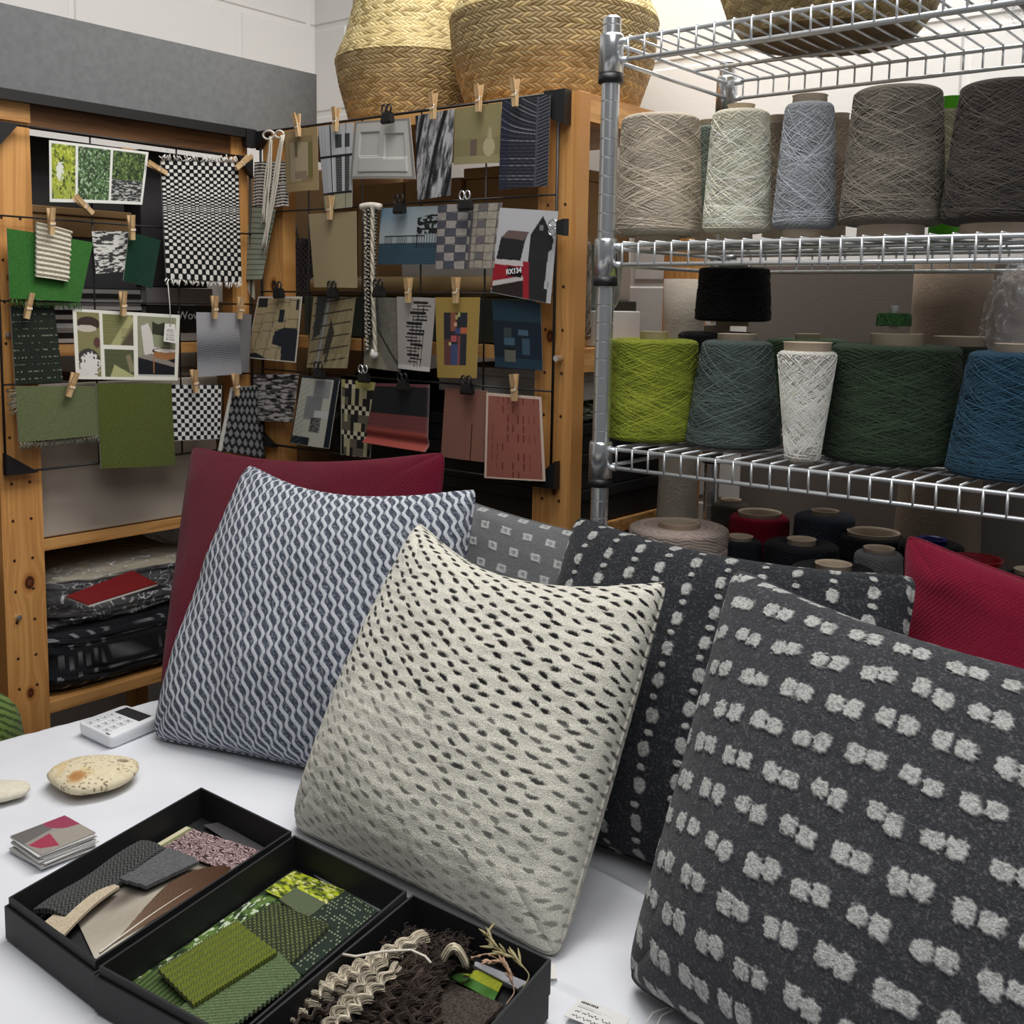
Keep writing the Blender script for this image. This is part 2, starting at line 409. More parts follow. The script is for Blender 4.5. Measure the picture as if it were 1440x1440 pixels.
# left unit: front towards -y
LU = thing('shelving_unit', 'pine shelving unit at the left carrying the grey board and magazines', 'shelving unit', (1.15, 2.0, 0))
hz = [1.70-z for z in (1.50, 1.43, 1.36, 1.29, 1.21, 1.13, 1.05, 0.985, 0.915, 0.86, 0.805, 0.74, 0.685)]
post(LU, 0.883, 0.957, 1.822, 1.855, 0.0, 1.70, 'y', 2, knots=((0.045, 1.70-0.872, .0085), (0.040, 1.70-0.673, .006), (0.03, .3, .004)),
     holes=[(hx, h) for h in hz for hx in (0.02, 0.052)])
post(LU, 0.883, 0.957, 2.22, 2.25, 0.0, 1.70, 'y', 5)
post(LU, 1.368, 1.408, 1.822, 1.855, 0.0, 1.70, 'y', 6)
post(LU, 1.368, 1.408, 2.22, 2.25, 0.0, 1.70, 'y', 7)
for y in (1.824,): MB().box(0.957, y, 1.655, 1.368, y+.026, 1.698).build('top_rail', 'woodshade', LU)
MB().box(0.80, 1.818, 1.66, 0.957, 1.8215, 1.70).build('end_plate', 'woodx', LU)
for z in (0.935, 1.285, 0.63):
    MB().box(0.957, 1.858, z-.02, 1.366, 2.215, z).box(0.90, 1.86, z-.02, 0.957, 2.215, z).build('shelf_board', 'woodx', LU)
MB().tube([(0.97, 2.262, 0.70), (1.14, 2.262, 0.93)], 0.004, 6).build('cross_brace', 'wire', LU)
MB().tube([(1.18, 2.262, 0.93), (1.40, 2.262, 0.70)], 0.004, 6).build('cross_brace', 'wire', LU)
for z in (1.305, 0.815): MB().tube([(0.905, 1.8225, z), (0.905, 1.816, z)], 0.0045, 12).tube([(0.905, 1.8165, z), (0.905, 1.815, z)], 0.0022, 8).build('bolt', 'chrome', LU)
# second unit beyond the left edge: only a rail end shows
# centre unit: front towards -x
CU_ = thing('shelving_unit', 'pine shelving unit in the corner under the two big baskets, pinboard grid on its front', 'shelving unit', (1.64, 1.4, 0))
post(CU_, 1.43, 1.462, 1.023, 1.10, 0.0, 1.705, 'x', 12, knots=((0.03, 0.385, .007), (0.045, .64, .004)), holes=[(hx, 1.705-z) for z in (1.53, 1.40, 1.33, 1.26, 1.19, 1.05, 1.0) for hx in (.02, .055)])
post(CU_, 1.43, 1.462, 1.74, 1.80, 0.0, 1.70, 'x', 13, knots=((0.03, .30, .008),))
post(CU_, 1.83, 1.86, 1.022, 1.10, 0.0, 1.70, 'x', 14, holes=[(hx, z) for z in (.3, .36, .42, .48) for hx in (.02, .055)])
post(CU_, 1.83, 1.86, 1.74, 1.80, 0.0, 1.70, 'x', 15)
MB().box(1.462, 1.024, 1.662, 1.83, 1.046, 1.705).build('top_rail', 'woodx', CU_)
MB().box(1.462, 1.776, 1.662, 1.83, 1.798, 1.70).build('top_rail', 'woodx', CU_)
MB().box(1.43, 1.10, 1.683, 1.462, 1.74, 1.705).box(1.462, 1.05, 1.683, 1.86, 1.775, 1.705).build('top_board', 'woody', CU_)
for z in (1.30, 0.99): MB().box(1.464, 1.05, z-.022, 1.83, 1.775, z).box(1.44, 1.10, z-.022, 1.464, 1.74, z).build('shelf_board', 'woody', CU_)
MB().box(1.462, 1.024, 1.262, 1.83, 1.046, 1.30).build('side_rail', 'woodx', CU_)

# grey board on the left unit
bd = MB()
q = [on(*p, 'y', 1.815) for p in ((-60, -18), (446, 107), (446, 199), (-60, 126))]
bd.hexa([(0.80, 1.815, 1.708), (1.585, 1.815, 1.708), (1.585, 1.815, 1.845), (0.80, 1.815, 1.845), (0.80, 1.825, 1.708), (1.585, 1.825, 1.708), (1.585, 1.825, 1.845), (0.80, 1.825, 1.845)])
MT['greyboard'] = plain('grey_board', rgb(104, 106, 107), 0.85, var=0.1, varscale=90, bump=(300, .2, .0005))
bt = thing('pinboard', 'long grey fabric board resting on top of the left shelving unit', 'board', (1.2, 1.82, 1.70))
bd.build('board', 'greyboard', bt)
MB().box(0.80, 1.813, 1.700, 1.415, 1.99, 1.7075).box(1.39, 1.80, 1.672, 1.415, 1.8135, 1.7075).build('dark_ledge', 'black', bt)
MB().box(0.80, 1.80, 1.690, 1.388, 1.813, 1.7075).build('front_lip', 'black', bt)

# ================================================================== chrome wire rack
RX0, RX1, RY1, RY0 = 1.293, 1.628, 0.862, -0.02
RK = thing('wire_shelving_rack', 'chrome wire shelving rack full of yarn cones at the right', 'shelving rack', (1.46, .42, 0))
for x, y in ((RX0, RY1+.01), (RX1, RY1+.01), (RX0, RY0), (RX1, RY0)):
    pr = []
    z = 0.0; top = 1.762
    while z < top-.001:
        pr += [(0.0127, z+.0012), (0.0127, min(z+.0242, top))]; 
        if z+.0254 < top: pr += [(0.0119, z+.0247), (0.0119, z+.0254)]
        z += .0254
    pr = [(0.0, 0.0)]+pr+[(0.0095, top+.003), (0.0, top+.003)]
    pl = MB().lathe(pr, x, y, 0, 24).build('pole', 'chrome', RK, smooth=False)
    for zs in (1.732, 1.455, 1.168, 0.862):
        MB().lathe([(.0132, -.034), (.0172, -.034), (.0168, .014), (.0155, .018), (.0132, .018)], x, y, zs-.009, 28).build('collar', 'chrome', RK, smooth=True)
        MB().lathe([(.0132, -.048), (.0175, -.047), (.0172, -.0355), (.0132, -.0355)], x, y, zs-.009, 28).build('sleeve', 'black', RK, smooth=True)
def wshelf(z):
    m = MB(); ya, yb = RY0+.014, RY1-.006
    for zz, r in ((z, .0030), (z-.027, .0030)):
        m.tube([(RX0, ya, zz), (RX0, yb, zz)], r, 8); m.tube([(RX1, ya, zz), (RX1, yb, zz)], r, 8)
    for zz in (z-.004, z-.027):
        m.tube([(RX0+.014, RY1+.004, zz), (RX1-.014, RY1+.004, zz)], .003, 8); m.tube([(RX0+.014, RY0, zz), (RX1-.014, RY0, zz)], .003, 8)
    ys = np.arange(yb-.012, ya, -.0262)
    for i, y in enumerate(ys):
        for x in (RX0, RX1):
            s = -0.0015 if x == RX0 else .0015
            m.tube([(x+s, y, z+.002), (x+s, y, z-.029)], .0017, 6)
        m.tube([(RX0, y, z+.0035), (RX1, y, z+.0035)], .0017, 6)
    for x in (RX0+.11, RX0+.222):
        m.tube([(x, ya-.014, z-.001), (x, yb+.010, z-.001)], .0030, 8)
    for x in (RX0, RX1):
        for y in (RY0, RY1+.01):
            m.tube([(x, y-.012*np.sign(y-.4), z-.002), (x, y-.026*np.sign(y-.4), z-.002)], .0045, 8)
            m.tube([(x, y-.012*np.sign(y-.4), z-.027), (x, y-.026*np.sign(y-.4), z-.027)], .0045, 8)
    return m
for z in (1.732, 1.455, 1.168, 0.862): wshelf(z).build('wire_shelf', 'steel', RK, smooth=True)
SH = {0: 1.732+.0055, 1: 1.455+.0055, 2: 1.168+.0055, 3: 0.862+.0055}

# ================================================================== yarn cones
def cone(cx, cy, zb, yarn, r0, r1, y0, y1, core, ctop, label, group=None, strands=60, seed=1, hi=None, name='yarn_cone', corec='core', k=220, n=150, lace=1.0, inv=False, sv=.66):
    """wound cone: yarn from y0 to y1 above zb, on a card cone of radius core"""
    T = thing(name, label, 'yarn cone', (cx, cy, zb), group)
    sd = seed
    H = y1-y0
    def R(t):   # t 0..1 bottom to top
        r = r0+(r1-r0)*t
        return r
    ts = np.concatenate([np.linspace(0, 1, n)]); nn = len(ts)
    # rounded shoulders
    e = 0.055
    rr = R(ts)
    sh = np.where(ts < e, np.sqrt(np.clip(1-((e-ts)/e)**2, 0, 1)), 1)*np.where(ts > 1-e*.8, np.sqrt(np.clip(1-((ts-1+e*.8)/(e*.8))**2, 0, 1)), 1)
    rim_r = min(max(core*1.1, .3*max(r0, r1)), .85*min(r0, r1))
    rr2 = rr-(1-sh)*np.minimum(.014, rr-rim_r)
    th = np.arange(k)*2*PI/k
    TH, TT = np.meshgrid(th, ts)
    RR = np.repeat(rr2[:, None], k, 1)
    Z = y0+H*TT
    zz = Z/0.02
    # crossing winds
    cm = 1.25
    q = 14
    a1 = TH*q/(2*PI)*1.0
    s1 = np.cos(2*PI*(a1*2+zz*4.6+0.9*vn(TH*3, zz*.8, sd))); s2 = np.cos(2*PI*(a1*2-zz*4.3+0.9*vn(TH*3, zz*.8, sd+4)))
    sel = vn(TH*q/1.3, zz*1.4, sd+9)
    fine = np.where(sel > .5, s1, s2)
    big = vn(TH*5/PI*2, zz*1.1, sd+2)
    RR = RR + lace*(0.00055*fine+0.0012*(big-.5))*np.clip(sh*3-2, 0, 1)[:, None]
    c = rgb(*yarn)
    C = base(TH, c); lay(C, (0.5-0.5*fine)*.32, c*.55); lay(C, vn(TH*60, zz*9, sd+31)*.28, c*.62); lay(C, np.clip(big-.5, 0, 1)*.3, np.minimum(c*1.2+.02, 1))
    X = cx+RR*np.cos(TH); Y = cy+RR*np.sin(TH)
    P = np.stack([X, Y, zb+Z], -1)
    rows = [P]; cols = [C]
    # close the top and bottom inwards
    for (zt, r_e, idx) in ((y1-.003, max(core*.98, .004), -1),):
        fr = np.linspace(0, 1, 10)[1:]
        rs = rr2[-1]+(r_e-rr2[-1])*fr
        ring = np.stack([cx+rs[:, None]*np.cos(th), cy+rs[:, None]*np.sin(th), zb+y1-.003*fr[:, None]+.0006*np.cos(rs*2500)[:, None]+0*th], -1)
        rows.append(ring); cc = np.ones(ring.shape)*c; cc *= (0.85+.25*h2(np.floor(rs*900)[:, None]+0*th, 0*th, sd))[..., None]; cols.append(cc)
    rb = np.linspace(rr2[0], max(min(core*.98, rr2[0]*.9), .004), 6)[1:][::-1]
    ringb = np.stack([cx+rb[:, None]*np.cos(th), cy+rb[:, None]*np.sin(th), zb+y0+0*rb[:, None]+0*th], -1)
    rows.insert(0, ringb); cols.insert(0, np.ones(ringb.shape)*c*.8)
    P = np.concatenate(rows, 0); C = np.concatenate(cols, 0)
    m = MB(); nvv = P.shape[0]
    Vs = [P.reshape(-1, 3)]; Cs = [C.reshape(-1, 3)]; Fs = [gridf(nvv, k, True)[:, ::-1]]
    off = len(Vs[0])
    # loose strands lying over the wind
    g = np.random.default_rng(seed+100)
    hc = np.minimum(c*1.14+.025, 1) if hi is None else rgb(*hi)
    for s_ in range(int(strands*2.4)):
        npt = 40
        dirn = 1 if g.random() < .5 else -1
        ta, tb = (g.uniform(.02, .15), g.uniform(.75, .97)) if g.random() < .75 else (g.uniform(.2, .5), g.uniform(.5, .95))
        if g.random() < .12: tb = ta+g.uniform(0.02, .15)
        tt = np.linspace(ta, tb, npt); sw = g.uniform(2.6, 5.6)*(H/.15)
        an = g.uniform(0, 2*PI)+dirn*np.linspace(0, sw, npt)
        r_ = np.interp(tt, ts, rr2)+.00045*lace
        z_ = zb+y0+H*tt+.0012*np.sin(np.linspace(0, 6, npt)+g.uniform(0, 6))
        mb = MB().tube(np.stack([cx+r_*np.cos(an), cy+r_*np.sin(an), z_], -1), 0.00055*lace, 4)
        v = mb.V[0]; Vs.append(v); Fs.append(mb.F[0]+off); off += len(v)
        Cs.append(np.ones((len(v), 3))*np.clip(hc*g.uniform(sv, 1.10), 0, 1))
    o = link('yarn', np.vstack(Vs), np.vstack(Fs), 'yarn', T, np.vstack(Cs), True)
    cb, ct = (core*1.25, core) if not inv else (core*.62, core*1.25)
    prof = [(cb-.003, 0.0), (cb, 0), (ct, ctop), (ct+.0012, ctop+.001), (ct-.0015, ctop+.001), (ct-.003, ctop-.002), (cb-.004, .004)]
    MB().lathe(prof, cx, cy, zb, 40).build('card_cone', corec, T, smooth=True)
    return T
def span(pl, pr, py, x):
    """centre y, centre z and half width of something seen between pl and pr, its centre at depth x"""
    a, b = on(pl, py, 'x', x), on(pr, py, 'x', x)
    c = on((pl+pr)/2, py, 'x', x); D = np.linalg.norm(c-CP)
    return c[1], c[2], (pr-pl)/2*((c-CP)@cf)/F
def cone_px(shelf, x, yl_, yr_, bl, br, tl, tr, yb, yt, col, label, corer=.02, ctpx=None, **kw):
    """cone whose left/right outline is bl..br at the bottom yb and tl..tr at the top yt"""
    zb = SH[shelf] if isinstance(shelf, int) else shelf
    cyb, zB, r0 = span(bl, br, yb, x); cyt, zT, r1 = span(tl, tr, yt, x); cy = (cyb+cyt)/2
    ct = (zT-zb)+.008 if ctpx is None else span(tl, tr, ctpx, x)[1]-zb
    return cone(x, cy, zb, col, r0, r1, max(zB-zb, .003), zT-zb, corer, ct, label, **kw)
G1 = 'yarn cones on the middle wire shelf'; G2 = 'yarn cones on the lower wire shelf'; G3 = 'yarn cones on the bottom wire shelf'
cone_px(1, 1.385, 0, 0, 862, 985, 876, 984, 333, 164, (204, 192, 174), 'stout beige yarn cone nearest the front pole, long loops slanting across it', group=G1, seed=1, corer=.026, ctpx=166)
cone_px(1, 1.385, 0, 0, 988, 1083, 1003, 1081, 328, 156, (228, 221, 200), 'slim cream yarn cone between the beige and the pale grey cones', group=G1, seed=2, corer=.018, ctpx=149)
cone_px(1, 1.385, 0, 0, 1086, 1174, 1106, 1172, 324, 146, (163, 166, 172), 'slim pale grey yarn cone with white card tip', group=G1, seed=3, corer=.022, ctpx=136)
cone_px(1, 1.39, 0, 0, 1182, 1324, 1204, 1322, 318, 126, (124, 117, 106), 'tall wide grey brown yarn cone right of the pale grey one', group=G1, seed=4, corer=.033, ctpx=128, strands=90)
cone_px(1, 1.39, 0, 0, 1330, 1490, 1352, 1478, 316, 118, (72, 66, 62), 'dark brown yarn cone cut by the right edge on the middle wire shelf', group=G1, seed=5, corer=.036, ctpx=120, strands=90)
cone_px(1, 1.53, 0, 0, 966, 1024, 970, 1020, 318, 178, (112, 122, 112), 'sage yarn cone half hidden behind the beige and cream cones', group=G1, seed=6, corer=.014, strands=30)
cone_px(1, 1.53, 0, 0, 1066, 1118, 1070, 1112, 318, 172, (140, 128, 112), 'taupe yarn cone glimpsed between the cream and pale grey cones', group=G1, seed=7, corer=.014, strands=30)
cone_px(1, 1.53, 0, 0, 1146, 1208, 1150, 1200, 318, 170, (160, 142, 124), 'light brown yarn cone glimpsed between the pale grey and grey brown cones', group=G1, seed=8, corer=.014, strands=30)
cone_px(1, 1.53, 0, 0, 1296, 1372, 1300, 1362, 312, 156, (156, 152, 124), 'olive beige yarn cone with bright green cap behind the grey brown cone', group=G1, seed=9, corer=.016, ctpx=139, strands=40, corec=plain('green_cap', rgb(96, 196, 40), .5))
# lower shelf
cone_px(2, 1.375, 0, 0, 849, 976, 861, 983, 632, 476, (142, 152, 52), 'lime green yarn cone beside the front pole', group=G2, seed=11, corer=.02, ctpx=467, strands=80)
cone_px(2, 1.40, 0, 0, 968, 1102, 984, 1079, 636, 478, (84, 96, 92), 'dusty grey green yarn cone beside the lime green one', group=G2, seed=12, corer=.027, ctpx=470, strands=70)
cone_px(2, 1.322, 0, 0, 1110, 1156, 1089, 1171, 656, 492, (214, 211, 202), 'narrow white yarn cone standing tip down beside the dark green cone', group=G2, seed=13, corer=.024, ctpx=482, inv=True, strands=110, sv=.93)
cone_px(2, 1.42, 0, 0, 1157, 1347, 1172, 1345, 664, 484, (52, 66, 50), 'largest dark green yarn cone in the middle of the lower wire shelf', group=G2, seed=14, corer=.032, ctpx=470, strands=120)
cone_px(2, 1.385, 0, 0, 1338, 1520, 1364, 1500, 688, 494, (42, 72, 92), 'petrol blue yarn cone cut by the right edge on the lower wire shelf', group=G2, seed=15, corer=.03, strands=90)
cone_px(2, 1.55, 0, 0, 1070, 1200, 1074, 1188, 600, 476, (66, 88, 62), 'moss green yarn cone behind the white cone, card tip with blue dots', group=G2, seed=16, corer=.018, strands=40, ctpx=470)
cone_px(2, 1.545, 0, 0, 1298, 1400, 1300, 1396, 620, 486, (44, 50, 40), 'very dark olive yarn cone behind the dark green and blue cones', group=G2, seed=17, corer=.036, strands=40, ctpx=474)
cone_px(2, 1.53, 0, 0, 948, 1062, 952, 1058, 620, 466, (34, 34, 36), 'black yarn cone supporting the black spool behind the lime cone', group=G2, seed=18, corer=.02, strands=20)
zt = on(1030, 462, 'x', 1.53)[2]
cone_px(zt+.004, 1.53, 0, 0, 978, 1084, 984, 1080, 452, 376, (17, 17, 19), 'black yarn spool stacked on top of another cone behind', group=G2, seed=19, corer=.02, strands=12)
pt = on(1256, 470, 'x', 1.42)
cone_px(pt[2]+.0075, 1.42, 0, 0, 1233, 1280, 1235, 1279, 474, 440, (48, 84, 44), 'tiny green spool standing on the dark green cone', group=G2, seed=20, corer=.005, ctpx=431, strands=24, corec='white', k=90, n=40, lace=.8)
# bottom shelf (z .862): tops show below the lower rim
def cone_top(cxp, typ, wpx, ztop, col, label, core, seed, corec='core', h=None, ctop=.004, rr=None, **kw):
    p = on(cxp, typ, 'x', ztop); ztop = p[2]; dpt = (p-CP)@cf; r = wpx/2*dpt/F
    zb = SH[3]; H = ztop-zb
    return cone(p[0], p[1], zb, col, r*1.06, r*.97, .004, H, core, H+ctop, label, group=G3, seed=seed, corec=corec, **kw)
cone_top(1068, 724, 84, 1.56, (150, 20, 48), 'crimson yarn cone with wide pale rim at the back of the bottom wire shelf', .033, 31, strands=20)
cone_top(1040, 758, 64, 1.45, (34, 38, 46), 'small navy yarn cone in front of the crimson one', .019, 32, strands=30)
cone_top(1127, 762, 104, 1.47, (24, 26, 32), 'wide black yarn cone between the small navy and the grey cones', .02, 33, strands=24)
cone_top(1172, 797, 120, 1.365, (18, 19, 22), 'lowest black yarn cone with pale card tip, peeping over the charcoal cushion', .023, 34, strands=24)
cone_top(1228, 752, 90, 1.565, (28, 28, 30), 'black yarn cone with broad card rim behind the grey one', .037, 35, strands=20)
cone_top(1236, 775, 66, 1.455, (124, 125, 126), 'light grey yarn cone just left of the crimson cushion', .02, 36, strands=30)
cone_top(1310, 762, 90, 1.56, (16, 17, 20), 'black yarn cone with shiny blue tip behind the crimson cushion', .02, 37, strands=16, corec=plain('blue_tip', rgb(24, 30, 110), .3))
cone_top(1372, 790, 80, 1.43, (84, 82, 82), 'grey yarn cone with red plastic rim behind the crimson cushion', .032, 38, strands=30, corec=plain('red_rim', rgb(168, 22, 36), .4))
cone_top(1448, 806, 70, 1.42, (30, 30, 32), 'charcoal yarn cone at the right edge behind the crimson cushion', .018, 39, strands=20)
cone_top(1160, 722, 84, 1.575, (66, 70, 84), 'slate blue yarn cone at the back of the bottom wire shelf', .02, 40, strands=20)
cone_top(1028, 706, 52, 1.585, (96, 92, 84), 'grey beige yarn cone farthest back on the bottom wire shelf', .016, 41, strands=16)
# ================================================================== baskets
def basket(cx, cy, zb, prof, label, seed, light_from=None, name='seagrass_basket', K=560, N=300):
    """plaited belly basket; prof = (radius, height) points from the base up"""
    T = thing(name, label, 'basket', (cx, cy, zb), 'woven seagrass belly baskets')
    prof = np.array(prof, float); L = np.concatenate([[0], np.cumsum(np.hypot(*np.diff(prof, axis=0).T))])
    def section(s0, s1, n, nm, c_lo, c_hi, rowh=0.0088):
        s = np.linspace(s0, s1, n); th = np.arange(K)*2*PI/K
        r = np.interp(s, L, prof[:, 0]); z = np.interp(s, L, prof[:, 1])
        # smooth the profile a little
        ker = np.ones(9)/9; r = np.convolve(np.pad(r, 4, 'edge'), ker, 'valid'); z = np.convolve(np.pad(z, 4, 'edge'), ker, 'valid')
        TH, S = np.meshgrid(th, s)
        circ = 2*PI*prof[:, 0].max(); M_ = int(circ/0.0125)
        wob = .12*(vn(TH*6, S*30, seed)-.5)
        j = np.floor(S/rowh+wob); f = S/rowh+wob-j
        d = np.where(j % 2 == 0, 1, -1)
        a = TH*M_/(2*PI)+d*(f-.5)*1.15+.25*(vn(TH*20, S*90, seed+12)-.5)+.5*(j % 2)+.16*(vn(TH*12, S*60, seed+2)-.5)
        i = np.floor(a); g = a-i
        hgt = np.sin(PI*g)**.5*np.sin(PI*np.clip(f, .02, .98))**.22
        hh = h2(i % M_, j, seed); h3 = h2(i % M_, j, seed+5)
        R = np.repeat(r[:, None], K, 1)*(1+.012*(vn(TH*2/PI*2, S*8, seed+7)-.5))+.0022*(hgt-.4)
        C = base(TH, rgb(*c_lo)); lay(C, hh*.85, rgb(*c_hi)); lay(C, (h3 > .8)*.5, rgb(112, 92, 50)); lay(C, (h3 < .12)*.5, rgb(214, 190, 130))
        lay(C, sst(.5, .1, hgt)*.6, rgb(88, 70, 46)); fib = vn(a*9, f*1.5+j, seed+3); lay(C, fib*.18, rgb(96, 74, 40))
        P = np.stack([cx+R*np.cos(TH), cy+R*np.sin(TH), zb+np.repeat(z[:, None], K, 1)], -1)
        Pi = np.stack([cx+(R-.005)*np.cos(TH), cy+(R-.005)*np.sin(TH), zb+np.repeat(z[:, None], K, 1)], -1)
        n_ = P.shape[0]*K; G = gridf(n, K, True)
        b = np.arange(K); b2 = (b+1) % K; top = (n-1)*K
        rimf = np.stack([top+b, top+b2, top+b2+n_, top+b+n_], -1); botf = np.stack([b2, b, b+n_, b2+n_], -1)
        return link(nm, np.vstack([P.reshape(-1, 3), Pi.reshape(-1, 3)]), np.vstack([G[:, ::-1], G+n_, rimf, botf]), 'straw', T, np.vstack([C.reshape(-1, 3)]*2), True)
    k = int(np.argmax(prof[:, 0]))
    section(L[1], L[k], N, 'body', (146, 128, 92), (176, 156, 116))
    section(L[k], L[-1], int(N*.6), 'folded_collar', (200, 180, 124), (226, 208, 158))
    MB().lathe([(0.0005, .006), (prof[1][0]-.004, .006), (prof[1][0], .003), (prof[1][0]-.004, .0), (0.0005, .0)], cx, cy, zb, 60).build('base', plain('basket_base', rgb(120, 94, 56), .8, bump=(200, .6, .002)), T, smooth=False)
    return T
zt = 1.7055
basket(1.665, 1.615, zt, [(0, 0), (.108, .0), (.128, .035), (.146, .10), (.155, .150), (.151, .162), (.132, .205), (.118, .26), (.113, .32)], 'smaller seagrass basket on the corner shelving, left of the bigger one', 3)
basket(1.655, 1.245, zt, [(0, 0), (.138, .0), (.160, .03), (.183, .10), (.191, .175), (.186, .188), (.160, .235), (.146, .29), (.142, .36)], 'bigger seagrass basket on the corner shelving beside the chrome rack', 4, K=700)
basket(1.475, .638, SH[0]+.001, [(0, 0), (.112, .0), (.136, .03), (.158, .09), (.168, .16), (.163, .172), (.14, .22), (.13, .27)], 'seagrass basket standing on the topmost wire shelf', 5)

# ================================================================== cushions
def cushion(name, label, TL, TR, BR, BL, T, paint, disp, n=420, pull=(.12, .06, .06, .06), mat='wool', seed=1, sag=.15, warp=None, backn=140, wr=.004, tagkw=None, ear=0.0):
    """pull = how far the top, right, bottom and left seams draw in between the corners"""
    TL, TR, BR, BL = [np.array(p, float) for p in (TL, TR, BR, BL)]
    nr = np.cross(TR-TL, BL-TL); nr /= np.linalg.norm(nr); cen = (TL+TR+BR+BL)/4
    if nr@(CP-cen) < 0: nr = -nr
    pt, prr, pb, pl = pull
    Th = thing(name, label, 'cushion', (cen[0], cen[1], min(TL[2], TR[2], BR[2], BL[2])), 'cushions leaning together on the table')
    def surf(n, side):
        # denser samples near the seam
        q = np.linspace(-1, 1, n); q = np.sin(q*PI/2*.92)/np.sin(PI/2*.92)
        s, t = np.meshgrid(q, q)          # t from -1 (top) to 1 (bottom)
        s2 = np.where(s < 0, s*(1-pl*(1-t**2)*np.abs(s)**1.5), s*(1-prr*(1-t**2)*np.abs(s)**1.5))
        t2 = np.where(t < 0, t*(1-pt*(1-s**2)*np.abs(t)**1.5), t*(1-pb*(1-s**2)*np.abs(t)**1.5))
        mm = (np.abs(s2)**26+np.abs(t2)**26+1e-12)**(1/26); rq = 1+(np.maximum(mm/np.maximum(np.abs(s2), np.abs(t2)).clip(1e-6), 1)-1)*sst(.6, .9, np.maximum(np.abs(s2), np.abs(t2)))
        s2, t2 = s2/rq*1.010, t2/rq*1.010
        U, V = (s2+1)/2, (t2+1)/2
        P = TL*((1-U)*(1-V))[..., None]+TR*(U*(1-V))[..., None]+BR*(U*V)[..., None]+BL*((1-U)*V)[..., None]
        e = np.clip((1-s**2)*(1-t**2), 0, 1)
        h = T*(e**.37)*(1+sag*t2)*(1+ear*0)
        edge = np.clip(e*6, 0, 1)
        rad = np.sin(np.arctan2(t, s)*9+2*vn(s*2, t*2, seed)*4)
        cor = np.clip(np.hypot(s, t)-.75, 0, 1)
        h = h+edge*(wr*(fbm(s*2.2+5, t*2.2, seed, 2)-.5)*3+wr*1.2*rad*cor)
        Pa = P+nr*h[..., None]
        du = np.linalg.norm(np.diff(Pa, axis=1), axis=2); u = np.concatenate([np.zeros((n, 1)), np.cumsum(du, 1)], 1); u /= u[:, -1:]
        dv = np.linalg.norm(np.diff(Pa, axis=0), axis=2); v = np.concatenate([np.zeros((1, n)), np.cumsum(dv, 0)], 0); v /= v[-1:, :]
        if side > 0:
            h = h+disp(u, v)*edge
            C = paint(u, v)
        else:
            C = paint(u, v)
        P = P+nr*(side*h*(1 if side > 0 else .7))[..., None]
        P[..., 2] = np.maximum(P[..., 2], TZ+.004)
        return P, np.clip(C, 0, 1)
    Pf, Cf = surf(n, 1); Pb, Cb = surf(backn, -1)
    G1_ = gridf(n, n); G2_ = gridf(backn, backn)[:, ::-1]+n*n
    a = Pf[1, n//2]-Pf[0, n//2]
    link('cover', np.vstack([Pf.reshape(-1, 3), Pb.reshape(-1, 3)]), np.vstack([G1_, G2_]), mat, Th, np.vstack([Cf.reshape(-1, 3), Cb.reshape(-1, 3)]), True)
    ring = np.concatenate([Pf[0, :], Pf[1:, -1], Pf[-1, -2::-1], Pf[-2:0:-1, 0]])[::3]
    ring = (ring+np.roll(ring, 1, 0)+np.roll(ring, -1, 0))/3; ring[:, 2] = np.maximum(ring[:, 2], TZ+.0035)
    rc = np.concatenate([Cf[0, :], Cf[1:, -1], Cf[-1, -2::-1], Cf[-2:0:-1, 0]])[::3]
    m = MB().tube(ring, .0022, 6, closed=True); cc = np.repeat(rc, 6, 0)*.92
    o = link('seam', m.V[0], m.F[0], mat, Th, cc, True)
    return Th

def dashes_white(u, v, back=False):
    C = base(u, rgb(214, 211, 199))
    nx, ny = 12.6, 56.0
    j = np.floor(v*ny); f = v*ny-j
    uu = u*nx+.5*(j % 2)+.16*(h2(j, j*0, 3)-.5)
    i = np.floor(uu); g = uu-i
    X = (g-.5-(h2(i, j, 1)-.5)*.20)*34; Y = (f-.5-(h2(i, j, 2)-.5)*.35)*8.6
    an = .05+.55*h2(i, j, 5); xr, yr = X*np.cos(an)+Y*np.sin(an), -X*np.sin(an)+Y*np.cos(an)
    yr = yr+xr*xr*.045*(h2(i, j, 6)-.35)
    hl = 6.2+3.4*h2(i, j, 7)
    rough = .55*(vn(u*430, v*430, 7)-.5)
    r = np.hypot(xr/hl, np.where(yr > 0, yr/2.0, -yr/(2.8+2.4*h2(i, j, 11))))+rough
    st = sst(1.15, .55, r)
    up = sst(.53, .47, v+.10*(u-.5)+.02*(vn(u*5, v*5, 3)-.5))
    lowk = .22+.30*h2(i, j, 9)+.55*sst(.45, .6, u)*sst(.80, .6, v)*.5
    lowk = np.where(v > .82, lowk*.75, lowk)
    k = up*(.88+.12*h2(i, j, 8))+(1-up)*lowk
    return C, st*k, i, j, f
def p_white(u, v):
    C, m, i, j, f = dashes_white(u, v)
    lay(C, (frac(v*27) < .10)*.12, rgb(120, 116, 106)); lay(C, fbm(u*40, v*90, 4, 2)*.14, rgb(160, 156, 144)); lay(C, vn(u*300, v*300, 14)*.10, rgb(150, 146, 134))
    return lay(C, m, rgb(20, 19, 20))
def d_white(u, v):
    C, m, i, j, f = dashes_white(u, v)
    return .0003*np.cos(2*PI*v*27)-.0010*m+.0010*fbm(u*60, v*60, 8, 2)
